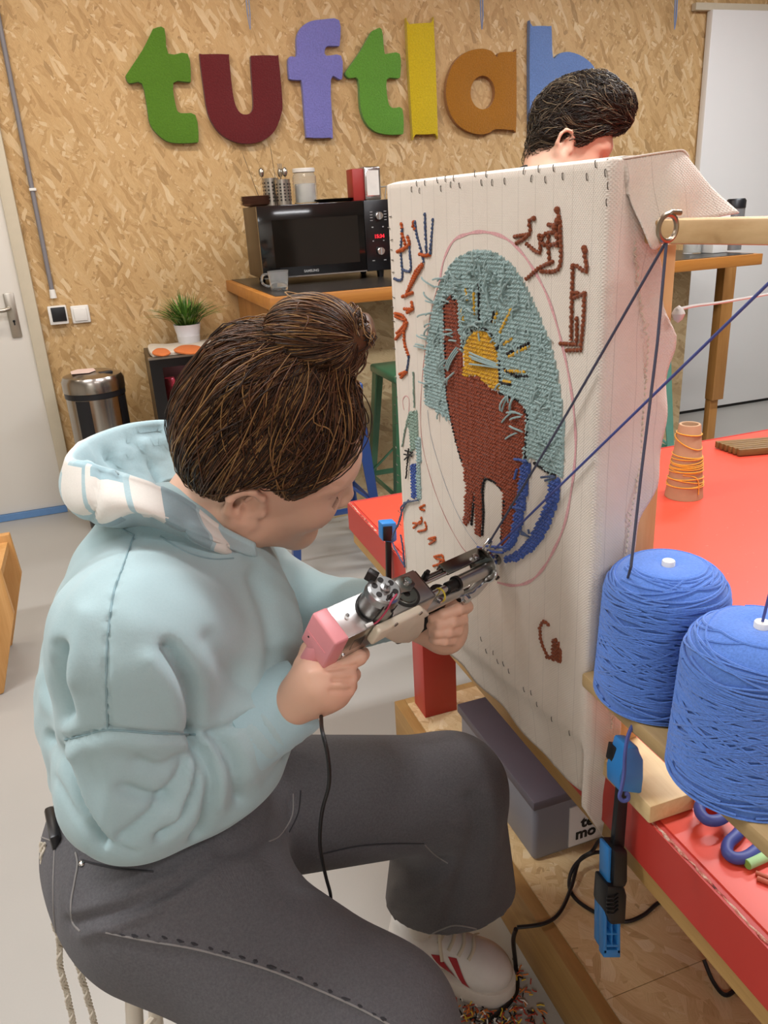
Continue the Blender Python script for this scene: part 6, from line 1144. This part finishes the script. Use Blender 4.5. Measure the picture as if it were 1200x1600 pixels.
# wisps at the nape, temple and forehead
for k in range(120):
    a = rr.choice([2.3, 2.7, -2.6, -2.3, -2.5, -2.8, -2.4])+rr.normal(0, .25); x = hc[0]+hr_[0]*math.cos(a); z0 = hline(x)+rr.uniform(-.004, .015); y = hr_[1]*math.sin(a)*math.sqrt(max(.1, 1-((z0-hc[2])/hr_[2])**2)); p = np.array([x*math.sqrt(max(.1, 1-((z0-hc[2])/hr_[2])**2)), y, z0])
    d = np.array([-.35+rr.normal(0, .3), math.copysign(.25, y)+rr.normal(0, .15), -1+rr.normal(0, .2)]); L_ = rr.uniform(.008, .026); cv_ = rr.normal(0, .3, 3); P = [p+d*L_*t_+cv_*L_*t_*t_ for t_ in np.linspace(0, 1, 7)]; LS[1 if rr.rand() < .6 else 2].append(toW(P, HO, HR))
# flyaway loops on the crown behind the bun
for k in range(90):
    a = rr.uniform(1.9, 4.4); z = rr.uniform(.05, .13); q = np.array([math.cos(a), math.sin(a), 0])*math.sqrt(max(.05, 1-((z-hc[2])/hr_[2])**2*.9)); p0_ = hc+hr_*q*1.04+[0, 0, z-hc[2]]; p1_ = pb+rr.normal(0, .012, 3)+[-.02, 0, -.01]; up = rr.uniform(.003, .016); P = [p0_*(1-t_)+p1_*t_+(hc*0+np.array([-.4, rr.normal(0, .1), .9]))*up*math.sin(math.pi*t_) for t_ in np.linspace(0, 1, 11)]; LS[1 if rr.rand() < .45 else 2].append(toW(P, HO, HR))
strands('hair_strand', LS, hair, .0008, 'fine brown hair strands')
# bun
def BP(px, py, dd=0.0): return PD(px, py, .812+dd)
A_, B_ = BP(432, 552, .02), BP(528, 556, -.01); C_ = (BP(492, 528)); ax_ = (B_-A_); La = np.linalg.norm(ax_); ax_ /= La
e1 = np.cross(ax_, CW @ [0, 0, 1]); e1 /= np.linalg.norm(e1); e1 = e1 if e1 @ (CW @ [0, -1, 0]) > 0 else -e1; e2_ = np.cross(ax_, e1)
bp_ = [ell(C_-ax_*.004, (.046, .040, .044), np.stack([ax_, e1, e2_], 1)), (rcone(C_, BP(490, 578, .02), .030, .028), .03), (rcone(BP(530, 530), BP(566, 505, .01), .018, .012), .015), (rcone(BP(530, 545), BP(572, 526, .0), .016, .011), .015)]
allb = np.array([C_-.09, C_+.1]); Vb_, Fb_ = nets(lambda X: field(bp_, X, .02), C_-.085, C_+.1, .0036, 1)
bun = obj('bun', quads(Vb_, Fb_), 'hair_mid', wm, recalc=False, sharp=0, label='loose brown top bun')
LS = [[], [], []]
for k in range(2000):
    ph_ = rr.uniform(0, 2*math.pi); n = 12; R1 = rr.uniform(.90, 1.07); P = []; a0 = rr.uniform(.02, .25); a1 = rr.uniform(.8, .99); tw = rr.normal(0, .35)
    for i in range(n):
        t_ = a0+(a1-a0)*i/(n-1); th_ = math.pi*t_; phi = ph_+tw*(t_-.5); rad = math.sin(th_)**.75
        P.append(C_-ax_*.002+ax_*(-.048*math.cos(th_))*R1+(e1*math.cos(phi)*.042+e2_*math.sin(phi)*.046)*rad*R1)
    LS[0 if (c_ := rr.rand()) < .4 else (1 if c_ < .8 else 2)].append(P)
for k in range(260):  # tails curling out of the knot
    o = rr.normal(0, .006, 3); e_ = [(566, 503), (574, 520), (578, 528), (560, 512), (552, 500)][rr.randint(5)]; ep = BP(*e_, rr.normal(0, .01)); s0 = B_+o; mid = (s0+ep)/2+e1*rr.uniform(.0, .03)+rr.normal(0, .004, 3); curl = ep+e1*rr.uniform(-.012, -.004)+ax_*rr.uniform(-.004, .006)
    P = cr(np.array([s0, mid, ep+rr.normal(0, .003, 3), curl]), 5); LS[0 if (c_ := rr.rand()) < .3 else (1 if c_ < .75 else 2)].append(P)
for k in range(90):
    o = rr.normal(0, .003, 3); P = cr(np.array([BP(520, 570), BP(545, 578), BP(561, 562), BP(560, 548), BP(545, 545)])+o, 5); LS[1 if rr.rand() < .7 else 0].append(P)
for k in range(420):   # root gathering below the bun
    P = cr(np.array([BP(455+rr.uniform(-20, 20), 600+rr.uniform(-5, 15), .03), BP(475+rr.uniform(-15, 15), 585, .0), BP(500+rr.uniform(-25, 25), 565, -.03)])+rr.normal(0, .004, 3), 4); LS[rr.randint(2)].append(P)
for k in range(14):
    a = rr.uniform(0, 6.28); P = cr(np.array([C_+.04*(e1*math.cos(a)+e2_*math.sin(a)), C_+.049*(e1*math.cos(a+.4)+e2_*math.sin(a+.4))+ax_*rr.normal(0, .015), C_+.045*(e1*math.cos(a+.9)+e2_*math.sin(a+.9))+ax_*rr.normal(0, .02)]), 4); LS[2 if rr.rand() < .6 else 1].append(P)
strands('bun_strand', LS, bun, .00075, 'coiled brown hair strands')
# eyebrow and lashes
for sgn in (-1, 1):
    m = MB()
    for k in range(60):
        t_ = rr.rand(); p = np.array([.094-.022*t_+.002, sgn*(.016+.034*t_), .030+.008*math.sin(t_*2.4)]); d = np.array([-.3, sgn*.8, .35]); m.tube([HL(p), HL(p+d*.007)], [.0005, .0002], 4, cap=False)
    obj('eyebrow', m, 'hair_dark', wm, recalc=False, kind='stuff')
    m = MB()
    for k in range(16):
        t_ = k/15; p = np.array([.0935-.010*abs(t_-.4), sgn*(.019+.030*t_), .004-.002*math.sin(t_*3.1)]); m.tube([HL(p), HL(p+np.array([.004, sgn*.002, -.003]))], [.0003, .0001], 4, cap=False)
    obj('eyelashes', m, 'hair_dark', wm, recalc=False, kind='stuff')
obj('ear_stud', MB().lathe([(0, -.0018), (.0016, -.0008), (.0016, .0008), (0, .0018)], HL((.003, -.079, -.027)), 10), 'chrome', wm)
# ================================================================ the man behind the cloth
mn = thing('person', 'person with dark swept hair bending down behind the stretched cloth', 'person', (1.08, 1.98, 0))
ya, pi_ = math.radians(-24), math.radians(-29)
fw_ = np.array([math.cos(ya)*math.cos(pi_), math.sin(ya)*math.cos(pi_), math.sin(pi_)]); rt_ = np.array([math.sin(ya), -math.cos(ya), 0]); upv = np.cross(rt_, fw_); 
MR = np.stack([fw_, -rt_, upv], 1)
ear_t = PD(888, 228, 1.90); MO = ear_t-MR @ np.array([0, -.076, 0])
def ML(p): return MO+MR @ np.array(p, float)
mnk = MR.T @ (np.array([1.06, 1.82, 1.30])-MO)
mhp = [q for q in hp[:-1]]+[(rcone((-.025, 0, -.03), mnk, .060, .066), .035)]
Vm, Fm = nets(lambda X: field(mhp, X, .04), np.minimum((-.14, -.12, -.16), mnk-.09), np.maximum((.16, .12, .16), mnk+.09), .0045, 1)
mc = [ell((1.0, 1.98, 1.12), (.12, .17, .2)), (ell((.98, 2.04, .88), (.11, .15, .12)), .05), rcone((1.0, 2.05, .85), (1.0, 2.08, .06), .09, .05), rcone((1.0, 1.93, .85), (1.02, 1.93, .06), .09, .05), (rcone((1.02, 1.90, 1.2), (1.06, 1.82, 1.30), .1, .062), .04), rcone((.95, 1.80, 1.2), (.90, 1.76, 1.0), .045, .035), rcone((.90, 1.76, 1.0), (.93, 1.70, .80), .035, .025), rcone((1.05, 2.12, 1.2), (1.08, 2.08, .95), .045, .035), rcone((1.08, 2.08, .95), (1.05, 1.78, .80), .035, .025), rcone((.93, 1.70, .80), (.95, 1.66, .775), .026, .018), rcone((1.05, 1.78, .80), (1.05, 1.69, .77), .026, .018)]
for bx_, by_ in ((.95, 1.66), (1.05, 1.69)):
    for k in range(5): mc.append(rcone((bx_, by_, .772), (bx_+.012*(k-2)+.02, by_-.055-(.01 if k in (1, 2, 3) else -.02), .752), .011, .009))
Vn, Fn = nets(lambda X: field(mc, X, .03), (.78, 1.54, .0), (1.45, 2.3, 1.42), .014, 1)
obj('body', joinm([(toW(Vm, MO, MR), Fm), (Vn, Fn)]), 'skin', mn, recalc=False, sharp=0)
plain('shirt_dark', '2c2a28', .9); plain('trousers_dark', '23252c', .9)
sh_ = [ell((1.0, 1.98, 1.12), (.145, .2, .22)), (ell((.98, 2.02, .9), (.135, .17, .13)), .05), (rcone((1.02, 1.90, 1.2), (1.062, 1.805, 1.385), .13, .092), .04), (rcone((.95, 1.80, 1.2), (.90, 1.76, 1.0), .068, .055), .04), (rcone((.90, 1.76, 1.0), (.925, 1.715, .85), .055, .042), .03), (rcone((1.05, 2.12, 1.2), (1.08, 2.08, .95), .068, .055), .04), (rcone((1.08, 2.08, .95), (1.055, 1.84, .83), .055, .042), .03)]
Vs_, Fs_ = nets(lambda X: field(sh_, X, .04), (.76, 1.6, .72), (1.42, 2.32, 1.42), .011, 1); obj('shirt', quads(Vs_, Fs_), 'shirt_dark', mn, recalc=False, sharp=0)
nd_ = (ML((-.025, 0, -.03))-np.array([1.06, 1.82, 1.30])); nd_ /= np.linalg.norm(nd_); ka = np.cross(nd_, [0, 0, 1.]); ka /= np.linalg.norm(ka); kb = np.cross(nd_, ka); kc = ML((-.02, 0, -.10)); obj('collar', MB().tube([kc+.056*(ka*math.cos(a)+kb*math.sin(a)) for a in np.linspace(0, 2*math.pi, 33)[:-1]], .017, 12, closed=True), 'shirt_dark', mn)
tr_ = [ell((.98, 2.02, .86), (.13, .165, .1)), (rcone((1.0, 2.07, .85), (1.0, 2.08, .06), .105, .075), .04), (rcone((1.0, 1.93, .85), (1.02, 1.93, .06), .105, .075), .03)]
Vs_, Fs_ = nets(lambda X: np.maximum(field(tr_, X, .03), .06-X[:, 2]), (.8, 1.75, .03), (1.2, 2.25, 1.0), .013, 1); obj('trousers', quads(Vs_, Fs_), 'trousers_dark', mn, recalc=False, sharp=0)
for yy in (2.08, 1.93):
    s2 = [ell((1.06, yy, .05), (.13, .045, .045)), (rcone((1.0, yy, .06), (1.0, yy, .1), .045, .05), .02)]; Vs_, Fs_ = nets(lambda X: np.maximum(field(s2, X, .02), .003-X[:, 2]), (.88, yy-.08, -.005), (1.22, yy+.08, .16), .008, 1); obj('shoe', quads(Vs_, Fs_), 'black_rubber', mn, recalc=False, sharp=0)
hairmat('hair_man_dark', '1d1712', '2c2219'); hairmat('hair_man_mid', '33281e', '4a3c2d'); hairmat('hair_man_light', '5a4b3a', '857459')
HM = ['hair_man_dark', 'hair_man_mid', 'hair_man_light']
mcap = [ell((-.008, 0, .06), (.104, .084, .096)), (ell((.03, -.005, .135), (.076, .066, .046)), .03), (ell((.070, -.02, .115), (.036, .045, .032)), .03), (ell((-.035, 0, .0), (.052, .068, .095)), .03)]
MX = [-.13, -.09, -.06, -.03, -.012, .01, .03, .05, .065, .085, .11, .16]; MZ = [-.12, -.12, -.11, -.055, .014, .012, .02, .05, .066, .075, .08, .085]
Vq, Fq = nets(lambda X: np.maximum(field(mcap, X, .03), (np.interp(X[:, 0], MX, MZ)-X[:, 2])*.75), (-.14, -.11, -.13), (.15, .11, .2), .0045, 1)
Nq = vnorm(Vq, Fq); Vq = Vq+Nq*(.0045*np.sin(Vq[:, 0]*62+Vq[:, 1]*35+2)*np.sin(Vq[:, 1]*75+Vq[:, 2]*50)+.0016*np.sin(Vq[:, 1]*210+Vq[:, 0]*60+5*np.sin(Vq[:, 2]*50)))[:, None]
mh = obj('hair', quads(toW(Vq, MO, MR), Fq), 'hair_man_dark', mn, recalc=False, sharp=0, label='thick dark hair swept back')
trm = bvh(Vq, Fq); LS = [[], [], []]
for k in range(2600):
    a = rr.uniform(-1.6, 1.6); z = rr.uniform(-.02, .17); o = np.array([rr.uniform(-.1, .12), rr.uniform(-.09, .09), z]); c_ = np.array([0, 0, .06]); d = o-c_; d /= np.linalg.norm(d)+1e-9
    h, nrm, i, dd = trm.ray_cast(Vector(c_+d*.3), Vector(-d))
    if h is None: continue
    p = np.array(h); nrm = np.array(nrm); fl = np.array([-.9, -.25 if p[1] < .01 else .25, .25 if p[2] > .11 else -.45]); fl = fl-nrm*(fl @ nrm); fl /= np.linalg.norm(fl)+1e-9; L_ = rr.uniform(.04, .09); b_ = rr.normal(0, .45); sd_ = np.cross(nrm, fl); P = []
    for t_ in np.linspace(0, 1, 7):
        q = p+fl*L_*(t_-.5)+sd_*b_*L_*t_*t_; h2_, n2_, i2, d2 = trm.find_nearest(Vector(q)); q = np.array(h2_)+np.array(n2_)*(.0014+.008*math.sin(math.pi*t_)*rr.uniform(.3, 1)); P.append(q)
    LS[0 if (c2 := rr.rand()) < .5 else (1 if c2 < .85 else 2)].append(toW(P, MO, MR))
strands('hair_strand', LS, mh, .0009, 'fine dark hair strands')
for sgn in (-1, 1):
    m = MB()
    for k in range(60): t_ = rr.rand(); p = np.array([.096-.022*t_, sgn*(.014+.036*t_), .028+.008*math.sin(t_*2.4)]); m.tube([ML(p), ML(p+np.array([-.3, sgn*.8, .35])*.008)], [.0007, .0002], 4, cap=False)
    obj('eyebrow', m, 'hair_man_dark', mn, recalc=False, kind='stuff')
